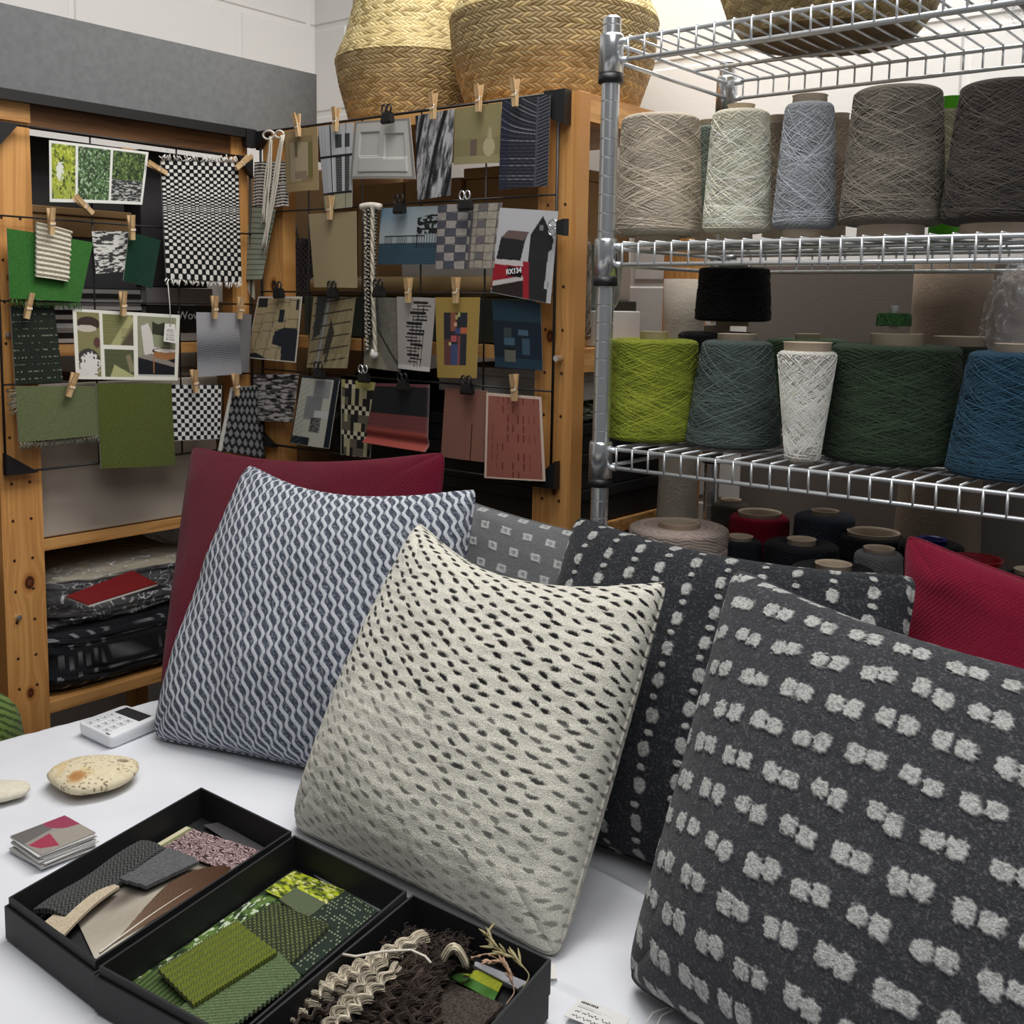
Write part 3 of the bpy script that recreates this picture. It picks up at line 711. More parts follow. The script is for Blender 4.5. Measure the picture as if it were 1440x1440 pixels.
def ogee(u, v):
    X0, Y = u*35, v*20
    X = X0-.72*Y+.06*(vn(u*30, v*30, 2)-.5)
    best = np.ones_like(u)*9.
    for par in (0, 1):
        y = Y+par*.5
        w = (X-.19*np.sin(2*PI*y)-par)/2; dd = np.abs(w-np.round(w))*2
        sl = .5+.5*np.cos(2*PI*y)
        best = np.minimum(best, dd/(.15+.17*sl))
    return X, Y, best
def p_ogee(u, v):
    X, Y, b = ogee(u, v)
    C = base(u, rgb(86, 92, 104))
    lay(C, vn(X*5, Y*9, 3)*.75, rgb(44, 49, 60)); lay(C, (vn(X*6, Y*12, 8) > .72)*.7, rgb(140, 146, 156))
    m = sst(1.15, .75, b)
    lay(C, m*.97, rgb(198, 201, 207)); lay(C, m*vn(X*9, Y*12, 5)*.3, rgb(130, 136, 148))
    return C
def d_ogee(u, v):
    X, Y, b = ogee(u, v)
    return .0008*sst(1.3, .6, b)
def twill(c, dark, nx=70):
    def f(u, v):
        C = base(u, rgb(*c)); s = .5+.5*np.sin(2*PI*(u*nx+v*nx*.8+.3*vn(u*20, v*20, 2)))
        k = .5+.5*np.sin(2*PI*(u*nx*.5-v*nx*1.1))
        lay(C, s*.40, rgb(*dark)); lay(C, (1-k)*.2, rgb(*dark)); lay(C, vn(u*160, v*160, 4)*.12, rgb(*dark))
        return C
    def d(u, v): return .0008*np.sin(2*PI*(u*nx+v*nx*.8+.3*vn(u*20, v*20, 2)))
    return f, d
def tufts_rows(u, v):       # horizontal rows of paired tufts
    ny = 12.2; n = 10.2
    vv = v*ny+.15*np.sin(u*3); j = np.floor(vv); f = vv-j
    uu = u*n+.37*j+.15*(h2(j, 0*j, 4)-.5); i = np.floor(uu); g = uu-i
    out = 0*u
    for q, gx in ((0, .31), (1, .67)):
        jx = (h2(i, j, 10+q)-.5)*.07; jy = (h2(i, j, 20+q)-.5)*.12; rx = .160+.03*h2(i, j, 30+q); ry = .185+.06*h2(i, j, 31+q)
        x, y = (g-gx-jx)/rx, (f-.5-jy)/ry
        r = (np.abs(x)**3.2+np.abs(y)**3.2)**(1/3.2)+.60*(fbm(u*150, v*170, 7, 2)-.5)
        out = np.maximum(out, sst(1.12, .82, r))
    return out
def p_char(tuf, c=(58, 60, 64), cw=(176, 177, 174)):
    def f(u, v):
        C = base(u, rgb(*c)); lay(C, fbm(u*90, v*140, 3, 3)*.45, rgb(28, 30, 36)); lay(C, sst(.62, .9, vn(u*310, v*310, 6))*.45, rgb(124, 124, 124))
        m = tuf(u, v)
        lay(C, m*.96, rgb(*cw)); lay(C, m*sst(.45, .8, vn(u*210, v*260, 9))*.5, rgb(104, 104, 104))
        return C
    def d(u, v): return .0022*tuf(u, v)+.0006*fbm(u*120, v*120, 5, 2)
    return f, d
def tufts_cols(u, v):       # columns: big tuft, small tuft, big tuft
    nx = 11.4; n = 10.8
    uu = u*nx+.2; i = np.floor(uu); f = uu-i
    vv = v*n+.43*i; j = np.floor(vv); g = vv-j
    out = 0*u
    for q, gy, ry, rx in ((0, .30, .225, .155), (1, .79, .095, .11)):
        jx = (h2(i, j, 40+q)-.5)*.10; jy = (h2(i, j, 50+q)-.5)*.06
        x, y = (f-.5-jx)/(rx*(.9+.3*h2(i, j, 60+q))), (g-gy-jy)/ry
        r = (np.abs(x)**2.4+np.abs(y)**2.4)**(1/2.4)+.5*(fbm(u*150, v*150, 8, 2)-.5)
        out = np.maximum(out, sst(1.12, .82, r))
    return out
def squares(u, v):
    nx, ny = 11, 13
    j = np.floor(v*ny); f = v*ny-j; uu = u*nx+.5*(j % 2); i = np.floor(uu); g = uu-i
    a = np.maximum(np.abs(g-.5)/.20, np.abs(f-.5)/.20)+.25*(vn(u*120, v*120, 3)-.5)
    return sst(1.1, .9, a)*(1-.55*sst(.55, .4, a))
# maroon at the back left
pw, dw = twill((102, 12, 38), (74, 6, 28), 80)
cushion('cushion', 'dark maroon cushion at the back left behind the blue grey patterned one', on(272, 628, 'x', 1.215), on(624, 636, 'x', 1.25), (1.14, 1.04, TZ+.006), on(228, 982, 'z', TZ+.004), .055, pw, dw, n=260, pull=(.14, .05, .02, .02), seed=3)
cushion('cushion', 'blue grey cushion with pale wavy diamond weave, left of the white one', on(350, 654, 'x', 1.085), on(668, 688, 'x', 1.115), (0.955, 0.90, TZ+.006), on(218, 1036, 'z', TZ+.004), .072, p_ogee, d_ogee, n=640, pull=(.18, .0, .03, .0), mat='cloth', seed=5)
pq = lambda u, v: lay(lay(base(u, rgb(104, 105, 107)), fbm(u*80, v*120, 3, 3)*.4, rgb(74, 76, 80)), squares(u, v)*.85, rgb(180, 181, 180))
cushion('cushion', 'mid grey cushion with small white squares, seen over the white dotted cushion', on(622, 694, 'x', 1.235), on(958, 778, 'x', 1.235), (1.10, .64, TZ+.006), (1.10, 1.01, TZ+.006), .05, pq, lambda u, v: .001*squares(u, v), n=300, pull=(.06, .05, .05, .05), seed=6)
pcc, dcc = p_char(tufts_cols, (41, 43, 47))
cushion('cushion', 'charcoal cushion with upright columns of white tufts in the middle', on(812, 728, 'x', 1.175), on(1286, 812, 'x', 1.175), (.985, .345, TZ+.006), (.985, .80, TZ+.006), .062, pcc, dcc, n=520, pull=(.10, .02, .04, .02), seed=8, wr=.003)
pr_, dr_ = twill((130, 22, 50), (96, 10, 32), 84)
cushion('cushion', 'bright crimson cushion at the right edge of the table', on(1276, 752, 'x', 1.235), (1.225, -.02, 1.075), (1.08, .03, TZ+.006), (1.12, .42, TZ+.006), .045, pr_, dr_, n=300, pull=(.12, .05, .05, .10), seed=9)
cushion('cushion', 'cream cushion with black and grey dashes at the centre front', on(590, 735, 'x', 1.035), on(936, 818, 'x', 1.035), on(782, 1345, 'z', TZ+.005), on(414, 1160, 'z', TZ+.005), .080, p_white, d_white, n=640, pull=(.24, .0, .02, .0), seed=12, wr=.0035)
prr2, drr2 = p_char(tufts_rows, (64, 65, 68), (180, 181, 178))
cushion('cushion', 'largest charcoal cushion with rows of paired white tufts at the lower right', on(1034, 800, 'x', 1.01), (.955, .075, 1.075), (.70, .09, TZ+.006), on(886, 1376, 'z', TZ+.01), .085, prr2, drr2, n=640, pull=(.10, .0, .05, .05), seed=14, wr=.003)
# ================================================================== wire grid pinboards
MT['wall_clip'] = MT['black']
def grid_panel(label, pts_h, pts_v, gus, parent_loc):
    g = thing('wire_grid_panel', label, 'wire grid', parent_loc)
    m = MB()
    for a, b, r in pts_h+pts_v: m.tube([a, b], r, 8)
    m.build('wire_mesh', 'wire', g, smooth=True)
    for q in gus:
        MB().hexa(q).build('corner_bracket', 'black', g)
    return g
yl = YL-.003
hz_ = [1.652, 1.502, 1.362, 1.222, 1.072]; vx = [.888, 1.060, 1.235, 1.405]
def tri_l(x0, z0, x1, z1):      # triangular bracket in the plane y = yl
    a, b, c = (x0, z0), (x1, z0), (x0, z1)
    f = [(p[0], yl-.004, p[1]) for p in (a, b, c)]; k = [(p[0], yl+.008, p[1]) for p in (a, b, c)]
    return [f[0], f[1], ((f[1][0]+f[2][0])/2, yl-.004, (f[1][2]+f[2][2])/2), f[2], k[0], k[1], ((k[1][0]+k[2][0])/2, yl+.008, (k[1][2]+k[2][2])/2), k[2]]
GL = grid_panel('black wire grid hooked on the front of the left pine unit', [((vx[0], yl, z), (vx[-1], yl, z), .0022 if z in (hz_[0], hz_[-1]) else .0016) for z in hz_],
    [((x, yl+.003, hz_[0]), (x, yl+.003, hz_[-1]), .0022 if x in (vx[0], vx[-1]) else .0016) for x in vx],
    [tri_l(.884, 1.654, .93, 1.602), tri_l(.886, 1.068, .943, 1.106), tri_l(1.408, 1.654, 1.37, 1.612)], (1.15, yl, 1.07))
xc = XC-.003
hc_ = [1.702, 1.545, 1.388, 1.231, 1.078]; vy = [1.055, 1.203, 1.352, 1.501, 1.650, 1.795]
def tri_c(y0, z0, y1, z1):
    a, b, c = (y0, z0), (y1, z0), (y0, z1)
    f = [(xc-.005, p[0], p[1]) for p in (a, b, c)]; k = [(xc+.010, p[0], p[1]) for p in (a, b, c)]
    mid = lambda s: tuple((s[1][i]+s[2][i])/2 for i in range(3))
    return [f[0], f[1], mid(f), f[2], k[0], k[1], mid(k), k[2]]
GC = grid_panel('black wire grid hooked on the front of the corner pine unit', [((xc, vy[0], z), (xc, vy[-1], z), .0024 if z in (hc_[0], hc_[-1]) else .0016) for z in hc_],
    [((xc+.003, y, hc_[0]), (xc+.003, y, hc_[-1]), .0024 if y in (vy[0], vy[-1]) else .0016) for y in vy],
    [[(xc-.006, 1.078, 1.706), (xc-.006, 1.037, 1.706), (xc-.006, 1.037, 1.652), (xc-.006, 1.078, 1.668), (xc+.012, 1.078, 1.706), (xc+.012, 1.037, 1.706), (xc+.012, 1.037, 1.652), (xc+.012, 1.078, 1.668)],
     tri_c(1.042, 1.072, 1.10, 1.118), tri_c(1.80, 1.704, 1.765, 1.668), tri_c(1.80, 1.072, 1.755, 1.10)], (xc, 1.42, 1.07))
for y, z in ((1.046, 1.285),): MB().tube([(XC+.008, y, z), (XC-.006, y, z)], .005, 12).build('screw', 'chrome', GC)

# ------------------------------------------------------------------ pegs and clips (local: z up, y out of the board)
def make_peg():
    t = thing('clothes_peg', 'x', 'peg', (0, 0, 0), 'wooden pegs on the wire grids')
    for s, d in ((-1, 1), (1, 1)):
        m = MB(); 
        P = [(-.0045, .0004, -.022), (.0045, .0004, -.022), (.0045, .0004, 0.0), (-.0045, .0004, 0.0)]
        # each half: jaw, waist under the spring, flared handle
        prof = [(-.022, .0006, .0030), (-.006, .0006, .0048), (-.002, .0010, .0036), (.002, .0014, .0050), (.022, .0052, .0082)]
        V = []; 
        for z, a, b in prof:
            V += [(-.0042, s*a, z), (.0042, s*a, z), (.0042, s*b, z), (-.0042, s*b, z)]
        Fq = [(0, 1, 2, 3), (16, 19, 18, 17)]
        for i in range(4):
            for j in range(4):
                k = (j+1) % 4; Fq.append((i*4+j, (i+1)*4+j, (i+1)*4+k, i*4+k))
        m.add(V, Fq); m.build('peg_half', 'peg', t)
    m = MB(); a = np.linspace(0, 2*PI*2.5, 40)
    m.tube(np.stack([np.linspace(-.0044, .0044, 40), .0026*np.cos(a), .0026*np.sin(a)], -1), .0006, 5)
    m.tube([(-.0046, .002, 0), (-.0046, .0052, -.004), (-.0046, .0052, -.006), (.0046, .0052, -.006)], .0006, 5)
    m.build('spring', 'steel', t, smooth=True)
    return t
def make_clip():
    t = thing('bulldog_clip', 'x', 'clip', (0, 0, 0), 'black bulldog clips on the wire grids')
    V = []
    for z, b in ((-.014, .0030), (-.010, .0060), (.004, .0056), (.006, .0020)):
        V += [(-.013+(.003 if z > 0 else 0), -b, z), (.013-(.003 if z > 0 else 0), -b, z), (.013-(.003 if z > 0 else 0), b, z), (-.013+(.003 if z > 0 else 0), b, z)]
    Fq = [(0, 1, 2, 3), (12, 15, 14, 13)]
    for i in range(3):
        for j in range(4):
            k = (j+1) % 4; Fq.append((i*4+j, (i+1)*4+j, (i+1)*4+k, i*4+k))
    MB().add(V, Fq).build('jaw', 'black', t)
    for s in (-1, 1):
        a = np.linspace(-.5*PI-.5, 1.5*PI-.6, 20)
        P = np.stack([s*(.0065+.0055*np.cos(a+PI/2*s*0)), 0*a+.003, .0125+.0075*np.sin(a)], -1)
        P = np.vstack([[(s*.002, .003, .002)], P])
        MB().tube(P, .0017, 6).build('handle', 'black', t, smooth=True)
    return t
PEG0, CLIP0 = make_peg(), make_clip(); used = {'p': False, 'c': False}
def pin(kind, plane, px, py, label, tilt=0.0, off=.004, mat=None, sc=1.0, dz=0):
    """centre of the peg at px,py on the grid plane"""
    p = on(px, py, 'x', XC-.003-off) if plane == 'C' else on(px, py, 'y', YL-.003-off)
    src = PEG0 if kind == 'p' else CLIP0
    if not used[kind]: o = src; used[kind] = True
    else: o = copy_tree(src)
    o['label'] = label
    o.location = p; o.rotation_euler = (0, tilt, PI/2 if plane == 'C' else PI); o.scale = (sc,)*3
    if mat:
        for ch in ALLCH(o):
            if ch.name.startswith('handle'): ch.data = ch.data.copy(); ch.data.materials[0] = MT[mat]; ch['label'] = 'bare metal wire handle'
    return o

# ------------------------------------------------------------------ things pinned up
def card(name, label, cat, plane, q, paint, off=.006, off2=None, curl=.003, th=.0006, mat='card', group=None, res=1.15, warp=None, back=(.8, .8, .78), disp=None):
    """q = corners TL,TR,BR,BL where the photograph shows them; off/off2 = distance of top/bottom edge from the grid"""
    off2 = off+.004 if off2 is None else off2
    ax, v0, sg = ('x', XC-.003, -1) if plane == 'C' else ('y', YL-.003, -1)
    P = [on(*q[0], ax, v0-off), on(*q[1], ax, v0-off), on(*q[2], ax, v0-off2), on(*q[3], ax, v0-off2)]
    w = max(np.hypot(q[1][0]-q[0][0], q[1][1]-q[0][1]), 20); h = max(np.hypot(q[3][0]-q[0][0], q[3][1]-q[0][1]), 20)
    T = thing(name, label, cat, ((P[2]+P[3])/2), group)
    d = (lambda U, V: curl*np.sin(PI*U)*(0.3+.7*V)) if disp is None else disp
    thv = (th, 0, 0) if plane == 'C' else (0, th, 0)
    patch({'card': 'print', 'cloth': 'fabric', 'wool': 'fabric'}[mat], P, int(w*res)+2, int(h*res)+2, paint, d, thv, T, mat, back=back, warp=warp)
    return T, P
def bordered(c, b, asp, inner):
    def f(U, V):
        C = base(U, rgb(*c)); x, y = (U-b)/(1-2*b), (V-b*asp)/(1-2*b*asp)
        I = inner(x, y); m = ((x > 0) & (x < 1) & (y > 0) & (y < 1))[..., None]
        return np.where(m, I, C)
    return f
def foliage(s, c1, c2, c3, n=26):
    def f(x, y):
        a = fbm(x*n, y*n*1.3, s, 4); C = base(x, rgb(*c1)); lay(C, sst(.42, .6, a), rgb(*c2)); lay(C, sst(.66, .76, vn(x*n*2.3, y*n*2.6, s+3)), rgb(*c3)); lay(C, sst(.42, .25, a)*.7, rgb(20, 26, 18)); return C
    return f
def triptych(U, V):
    C = base(U, rgb(212, 212, 206))
    A = foliage(3, (92, 110, 30), (150, 160, 50), (190, 196, 90), 12)(U*3.2, V); lay(A, ((U-.10)/.035)**2+((V-.5)/.16)**2+.8*(vn(U*60, V*40, 3)-.5) < 1, rgb(205, 208, 196))
    for k in range(16): seg(A, U, V, .02+h2(k, 1)*.22, .98, .02+h2(k, 2)*.22, .45+.4*h2(k, 5), .005, rgb(150, 160, 70))
    B = foliage(5, (44, 68, 36), (70, 100, 56), (150, 170, 140), 14)(U*3, V)
    D = foliage(8, (40, 56, 30), (66, 86, 42), (120, 140, 84), 14)(U*3, V)
    wt = V > .56; lay(D, wt, rgb(48, 50, 50)); lay(D, wt*sst(.55, .7, vn(U*40, V*70, 4)), rgb(170, 170, 165)); lay(D, wt*sst(.6, .5, V)*.5, rgb(180, 180, 176))
    for x0, x1, I in ((.02, .25, A), (.275, .60, B), (.625, .975, D)):
        m = ((U > x0) & (U < x1) & (V > .04) & (V < .95))[..., None]; C = np.where(m, I, C)
    return C
card('photo_card', 'white bordered strip of three garden photos, top left of the left grid', 'photo card', 'L', [(69, 197), (209, 214), (200, 288), (70, 284)], triptych, off=.012, off2=.016, curl=.006)
def knit(c, d, nx, ny, k=.5):
    def f(U, V):
        C = base(U, rgb(*c)); s = np.abs(frac(U*nx)-.5)*2
        w = .5+.5*np.sin(2*PI*(V*ny+s*.6)); lay(C, w*k, rgb(*d)); lay(C, (s < .15)*.3, rgb(*d)); lay(C, vn(U*nx*4, V*ny*4, 3)*.15, rgb(*d)); return C
    return f
def felt(c, d, n=60):
    def f(U, V):
        C = base(U, rgb(*c)); lay(C, fbm(U*n, V*n, 3, 3)*.5, rgb(*d)); return C
    return f
def herring(c, d, nx, ny, k=.8, amp=1.0):
    def f(U, V):
        s = np.abs(frac(U*nx)-.5)*2*amp; w = .5+.5*np.cos(2*PI*(V*ny+s)); C = base(U, rgb(*c)); lay(C, sst(.2, .8, w)*k, rgb(*d)); lay(C, vn(U*200, V*200, 5)*.2, rgb(*d)); return C
    return f
def fringe(parent, P0, P1, n, L, down, col_mat, seed, name='fringe', r=.0007, spread=.35):
    g = np.random.default_rng(seed); m = MB(); P0, P1 = np.array(P0), np.array(P1)
    for i in range(n):
        a = P0+(P1-P0)*((i+.5)/n)+g.normal(0, .0006, 3); l = L*g.uniform(.7, 1.15)
        side = (P1-P0)/np.linalg.norm(P1-P0); d = np.array(down, float)+side*g.normal(0, spread)+g.normal(0, .08, 3); d /= np.linalg.norm(d)
        m.tube([a, a+d*l*.5+side*g.normal(0, .0012), a+d*l+side*g.normal(0, .002)], r, 4)
    return m.build(name, col_mat, parent, smooth=True)
MT['greenyarn'] = plain('green_yarn', rgb(62, 110, 50), .9); MT['greyyarn'] = plain('grey_yarn', rgb(112, 112, 96), .9)
MT['whiteyarn'] = plain('white_yarn', rgb(212, 208, 202), .9)
GRPC = None
T, P = card('fabric_swatch', 'bright green felted swatch with frayed lower edge on the left grid', 'fabric swatch', 'L', [(10, 321), (131, 341), (113, 425), (14, 420)], felt((58, 112, 48), (34, 78, 30)), off=.010, off2=.018, mat='wool', th=.002, curl=.008)
fringe(T, P[3]+(P[2]-P[3])*.02, P[2], 70, .012, (0, 0, -1), 'greenyarn', 1)
def ribbed(U, V):
    C = base(U, rgb(214, 208, 190)); w = .5+.5*np.sin(2*PI*(V*11+.10*np.sin(U*40))); lay(C, w*.35, rgb(150, 142, 122)); lay(C, vn(U*60, V*80, 2)*.15, rgb(160, 150, 130)); return C
card('fabric_swatch', 'cream ribbed knit swatch pegged over the bright green felt', 'fabric swatch', 'L', [(52, 312), (101, 325), (97, 396), (51, 389)], ribbed, off=.022, off2=.030, mat='wool', th=.004, disp=lambda U, V: .0015*np.sin(2*PI*V*11)+.003*np.sin(PI*U), warp=lambda U, V: (U+.02*np.sin(V*2*PI*9)*U, V))
def bark(c, d, n=30, m=9, s=1):
    def f(U, V):
        a = fbm(U*m, V*n, s, 3); C = base(U, rgb(*c)); lay(C, sst(.47, .56, a), rgb(*d)); lay(C, vn(U*60, V*90, 3)*.2, rgb(120, 118, 116)); return C
    return f
card('textured_card', 'black and white crackle textured card between the felt and dark green knit', 'card', 'L', [(129, 325), (181, 325), (175, 382), (135, 385)], bark((206, 204, 198), (40, 40, 42), 26, 6, 4), off=.009)
card('fabric_swatch', 'dark bottle green knit swatch pegged beside the crackle card', 'fabric swatch', 'L', [(182, 326), (226, 338), (214, 406), (174, 395)], knit((20, 66, 46), (8, 26, 20), 11, 20, .7), off=.012, off2=.016, mat='wool', th=.003)
def checkweave(U, V):
    y = V+.0; 
    ph = np.where(V < .40, V*.0, 0)
    vv = np.where(V < .40, 13*(V/.40)**1.35*0.62*1.6, 0)
    # row height shrinks towards the waist at V=.4
    g = np.cumsum(1/(.012+.09*np.abs(np.linspace(0, 1, 400)-.40)**.9)); g = g/g[-1]*44
    r = np.interp(V, np.linspace(0, 1, 400), g); j = np.floor(r); f = r-j
    i = np.floor(U*20+.0); g2 = U*20-i
    on_ = ((i+j) % 2 == 0)
    rr = (np.abs(g2-.5)/.46)**4+(np.abs(f-.5)/.46)**4 < 1
    C = base(U, rgb(22, 22, 24)); lay(C, on_ & rr, rgb(208, 205, 200)); return C
T, P = card('fabric_swatch', 'large black and white checked handweaving with fringed ends on the left grid', 'fabric swatch', 'L', [(226, 226), (335, 229), (340, 397), (234, 392)], checkweave, off=.012, off2=.016, mat='cloth', th=.002, res=1.6)
fringe(T, P[0], P[1], 46, .014, (-.1, -.3, .55), 'whiteyarn', 3, r=.0014, spread=.6); fringe(T, P[3], P[2], 46, .012, (.1, -.1, -1), 'whiteyarn', 4, r=.0014, spread=.5)
def tweed(U, V):
    C = base(U, rgb(34, 42, 34)); w = np.sin(2*PI*(V*26+.8*np.abs(frac(U*6)-.5)*2)); lay(C, sst(0, 1, w)*.5, rgb(14, 18, 14)); i = np.floor(U*26); j = np.floor(V*22); lay(C, (h2(i, j, 3) > .5)*(np.abs(frac(V*22)-.5) < .14)*(np.abs(frac(U*26)-.5) < .3)*(j % 2 == 0)*.8, rgb(160, 166, 146)); return C
card('fabric_swatch', 'near black green tweed swatch with pale flecks on the left post', 'fabric swatch', 'L', [(15, 430), (76, 429), (89, 537), (22, 541)], tweed, off=.010, off2=.013, mat='wool', th=.003)
def collage(U, V):
    C = base(U, rgb(216, 215, 204))
    A = base(U, rgb(126, 122, 82)); ell(A, U, V, .13, .20, .10, .10, rgb(58, 46, 40)); ell(A, U, V, .11, .27, .09, .05, rgb(190, 180, 168)); ell(A, U, V, .12, .72, .10, .16, rgb(60, 58, 58))
    lay(A, ((U-.13)/.09)**2+((V-.8)/.2)**2+1.2*(vn(U*60, V*40, 4)-.5) < .8, rgb(212, 208, 204)); ell(A, U, V, .2, .47, .03, .08, rgb(90, 60, 56)); ell(A, U, V, .07, .92, .05, .08, rgb(206, 204, 200))
    B = base(U, rgb(122, 122, 80)); lay(B, (np.sin(2*PI*V*30) > 0)*.35, rgb(84, 84, 54)); poly(B, U, V, [(.30, .55), (.50, .05), (.55, .1), (.40, .52)], rgb(160, 158, 112)); poly(B, U, V, [(.42, .5), (.55, .2), (.55, .55)], rgb(86, 78, 62)); lay(B, (U > .42)*(V > .25)*(np.sin(2*PI*V*40) > .3)*.4, rgb(50, 46, 40))
    D = base(U, rgb(84, 88, 60)); lay(D, (np.sin(2*PI*V*34) > 0)*.3, rgb(54, 60, 40)); poly(D, U, V, [(.30, 1), (.35, .78), (.56, .96), (.56, 1)], rgb(166, 166, 118)); poly(D, U, V, [(.46, .65), (.50, .62), (.55, .86), (.5, .9)], rgb(128, 120, 92))
    E_ = base(U, rgb(136, 138, 112)); poly(E_, U, V, [(.61, .2), (.68, .15), (.72, .3), (.74, .5), (.92, .52), (.96, .62), (.7, .72), (.64, .6)], rgb(200, 196, 190)); poly(E_, U, V, [(.72, .12), (.78, .16), (.85, .12), (.84, .33), (.72, .31)], rgb(50, 52, 38)); rect(E_, U, V, .57, .66, 1, .92, rgb(24, 26, 32)); poly(E_, U, V, [(.57, .66), (.72, .60), (.96, .74), (.96, .8)], rgb(130, 124, 116)); ell(E_, U, V, .86, .56, .14, .055, rgb(70, 56, 46)); ell(E_, U, V, .86, .62, .13, .07, rgb(150, 104, 66)); ell(E_, U, V, .86, .55, .12, .03, rgb(206, 200, 190)); rect(E_, U, V, .735, .66, .745, .9, rgb(150, 104, 66)); rect(E_, U, V, .57, .92, 1, 1, rgb(176, 176, 172))
    for (x0, y0, x1, y1, I) in ((.03, .04, .225, .96, A), (.255, .05, .54, .50, B), (.26, .56, .54, .96, D), (.575, .05, .965, .94, E_)):
        m = ((U > x0) & (U < x1) & (V > y0) & (V < y1))[..., None]; C = np.where(m, I, C)
    return C
card('photo_card', 'white framed collage of four interior photos in sage and beige on the left grid', 'photo card', 'L', [(102, 434), (253, 443), (250, 535), (107, 533)], collage, off=.014, off2=.018, curl=.005)
def wave(U, V):
    C = base(U, rgb(150, 150, 154)); sh = np.exp(-((V-.6)/.22)**2); lay(C, sh*.8, rgb(66, 66, 72)); w = np.sin(2*PI*(V*26+.35*np.sin(2*PI*U*2.3+1))); lay(C, sst(.2, 1, w)*.35*sst(.05, .3, V)*sst(.99, .8, V), rgb(188, 188, 190)); return C
card('print_card', 'grey rippling wave print hanging from two pegs on the left grid', 'card', 'L', [(276, 439), (335, 440), (340, 526), (278, 530)], wave, off=.013)
card('print_card', 'plain grey card mostly hidden behind the wave print', 'card', 'L', [(318, 440), (354, 442), (350, 523), (316, 525)], lambda U, V: base(U, rgb(112, 110, 112)), off=.007)
T, P = card('fabric_swatch', 'sage herringbone swatch with grey frayed edge at lower left of the left grid', 'fabric swatch', 'L', [(22, 543), (138, 543), (140, 612), (27, 622)], herring((112, 120, 82), (74, 82, 54), 13, 26), off=.014, off2=.018, mat='wool', th=.003, curl=.005, res=1.4)
fringe(T, P[3], P[2], 110, .014, (0, -.1, -1), 'greyyarn', 5); fringe(T, P[0]+(P[3]-P[0])*.06, P[0]+(P[3]-P[0])*.42, 26, .016, (-1, -.1, -.2), 'greyyarn', 6)
card('fabric_swatch', 'olive herringbone swatch hanging lowest on the left grid', 'fabric swatch', 'L', [(136, 539), (241, 539), (247, 654), (143, 659)], herring((106, 114, 50), (48, 56, 26), 12, 42, .85), off=.018, off2=.022, mat='wool', th=.004, curl=.006, res=1.6)
def checker(nx, ny, a=(205, 204, 202), b=(26, 26, 30)):
    def f(U, V): C = base(U, rgb(*a)); lay(C, (np.floor(U*nx)+np.floor(V*ny)) % 2 == 0, rgb(*b)); return C
    return f
card('print_card', 'black and white chequerboard print beside the olive herringbone swatch', 'card', 'L', [(241, 541), (312, 542), (310, 617), (245, 620)], checker(13, 13), off=.010)
def scallop(U, V):
    C = base(U, rgb(120, 119, 120)); y = V*8.5; j = np.floor(y); f = y-j; w = .5+.25*np.sin(2*PI*(U*7+.5*(j % 2))); lay(C, np.abs(f-w) < .24+.08*vn(U*30, V*30, 2), rgb(20, 20, 22)); lay(C, (U < .05), rgb(190, 186, 180)); return C
card('fabric_swatch', 'grey and black scalloped knit swatch with pale edging in the corner of the left grid', 'fabric swatch', 'L', [(326, 545), (368, 542), (372, 644), (308, 634)], scallop, off=.014, off2=.020, mat='wool', th=.004)
# price tag on a cord
p0, p1 = on(236, 398, 'y', YL-.025), on(240, 457, 'y', YL-.030)
tg = thing('price_tag', 'small white paper tag on a cord hanging from the checked weaving', 'tag', on(240, 483, 'y', YL-.03))
MB().tube([p0, (p0+p1)/2+np.array([.001, 0, 0]), p1], .0009, 5).build('cord', 'whiteyarn', tg, smooth=True)
def tagp(U, V):
    C = base(U, rgb(214, 212, 206))
    for k in range(9): lay(C, (np.abs(V-.3-k*.07) < .014)*(U > .16)*(U < .84)*(vn(U*30, V*0+k, 2) > .3), rgb(90, 90, 90))
    ell(C, U, V, .5, .1, .07, .04, rgb(60, 60, 60)); return C
patch('paper_tag', [on(232, 455, 'y', YL-.030), on(246, 456, 'y', YL-.030), on(249, 483, 'y', YL-.032), on(230, 480, 'y', YL-.032)], 26, 40, tagp, None, (0, .0005, 0), tg, 'card')

# ------------------------------------------------------------------ centre grid, row 1
def stripeweave(U, V):
    y = V*15+.25*np.sin(U*9)+.5*(U > .55)*(V < .5); C = base(U, rgb(206, 198, 190)); lay(C, frac(y) < .45, rgb(28, 26, 28)); return C
T, P = card('fabric_swatch', 'black and white striped weaving with sage tail and white cords in the corner', 'fabric swatch', 'C', [(358, 228), (404, 226), (405, 290), (355, 294)], stripeweave, off=.006, off2=.008, mat='cloth', th=.002)
def sagestripe(U, V): C = base(U, rgb(146, 152, 134)); lay(C, frac(V*14) < .14, rgb(34, 36, 34)); return C
patch('sage_tail', [on(353, 290, 'x', XC-.012), on(388, 292, 'x', XC-.012), on(368, 393, 'x', XC-.016), on(340, 394, 'x', XC-.016)], 40, 110, sagestripe, lambda U, V: .004*np.sin(PI*U), (.001, 0, 0), T, 'cloth', label='sage green cloth with thin black stripes')
patch('ribbon_tail', [on(342, 394, 'x', XC-.014), on(357, 395, 'x', XC-.014), on(358, 421, 'x', XC-.016), on(352, 416, 'x', XC-.016)], 10, 20, lambda U, V: base(U, rgb(168, 166, 152)), None, (.001, 0, 0), T, 'cloth')
g = np.random.default_rng(4)
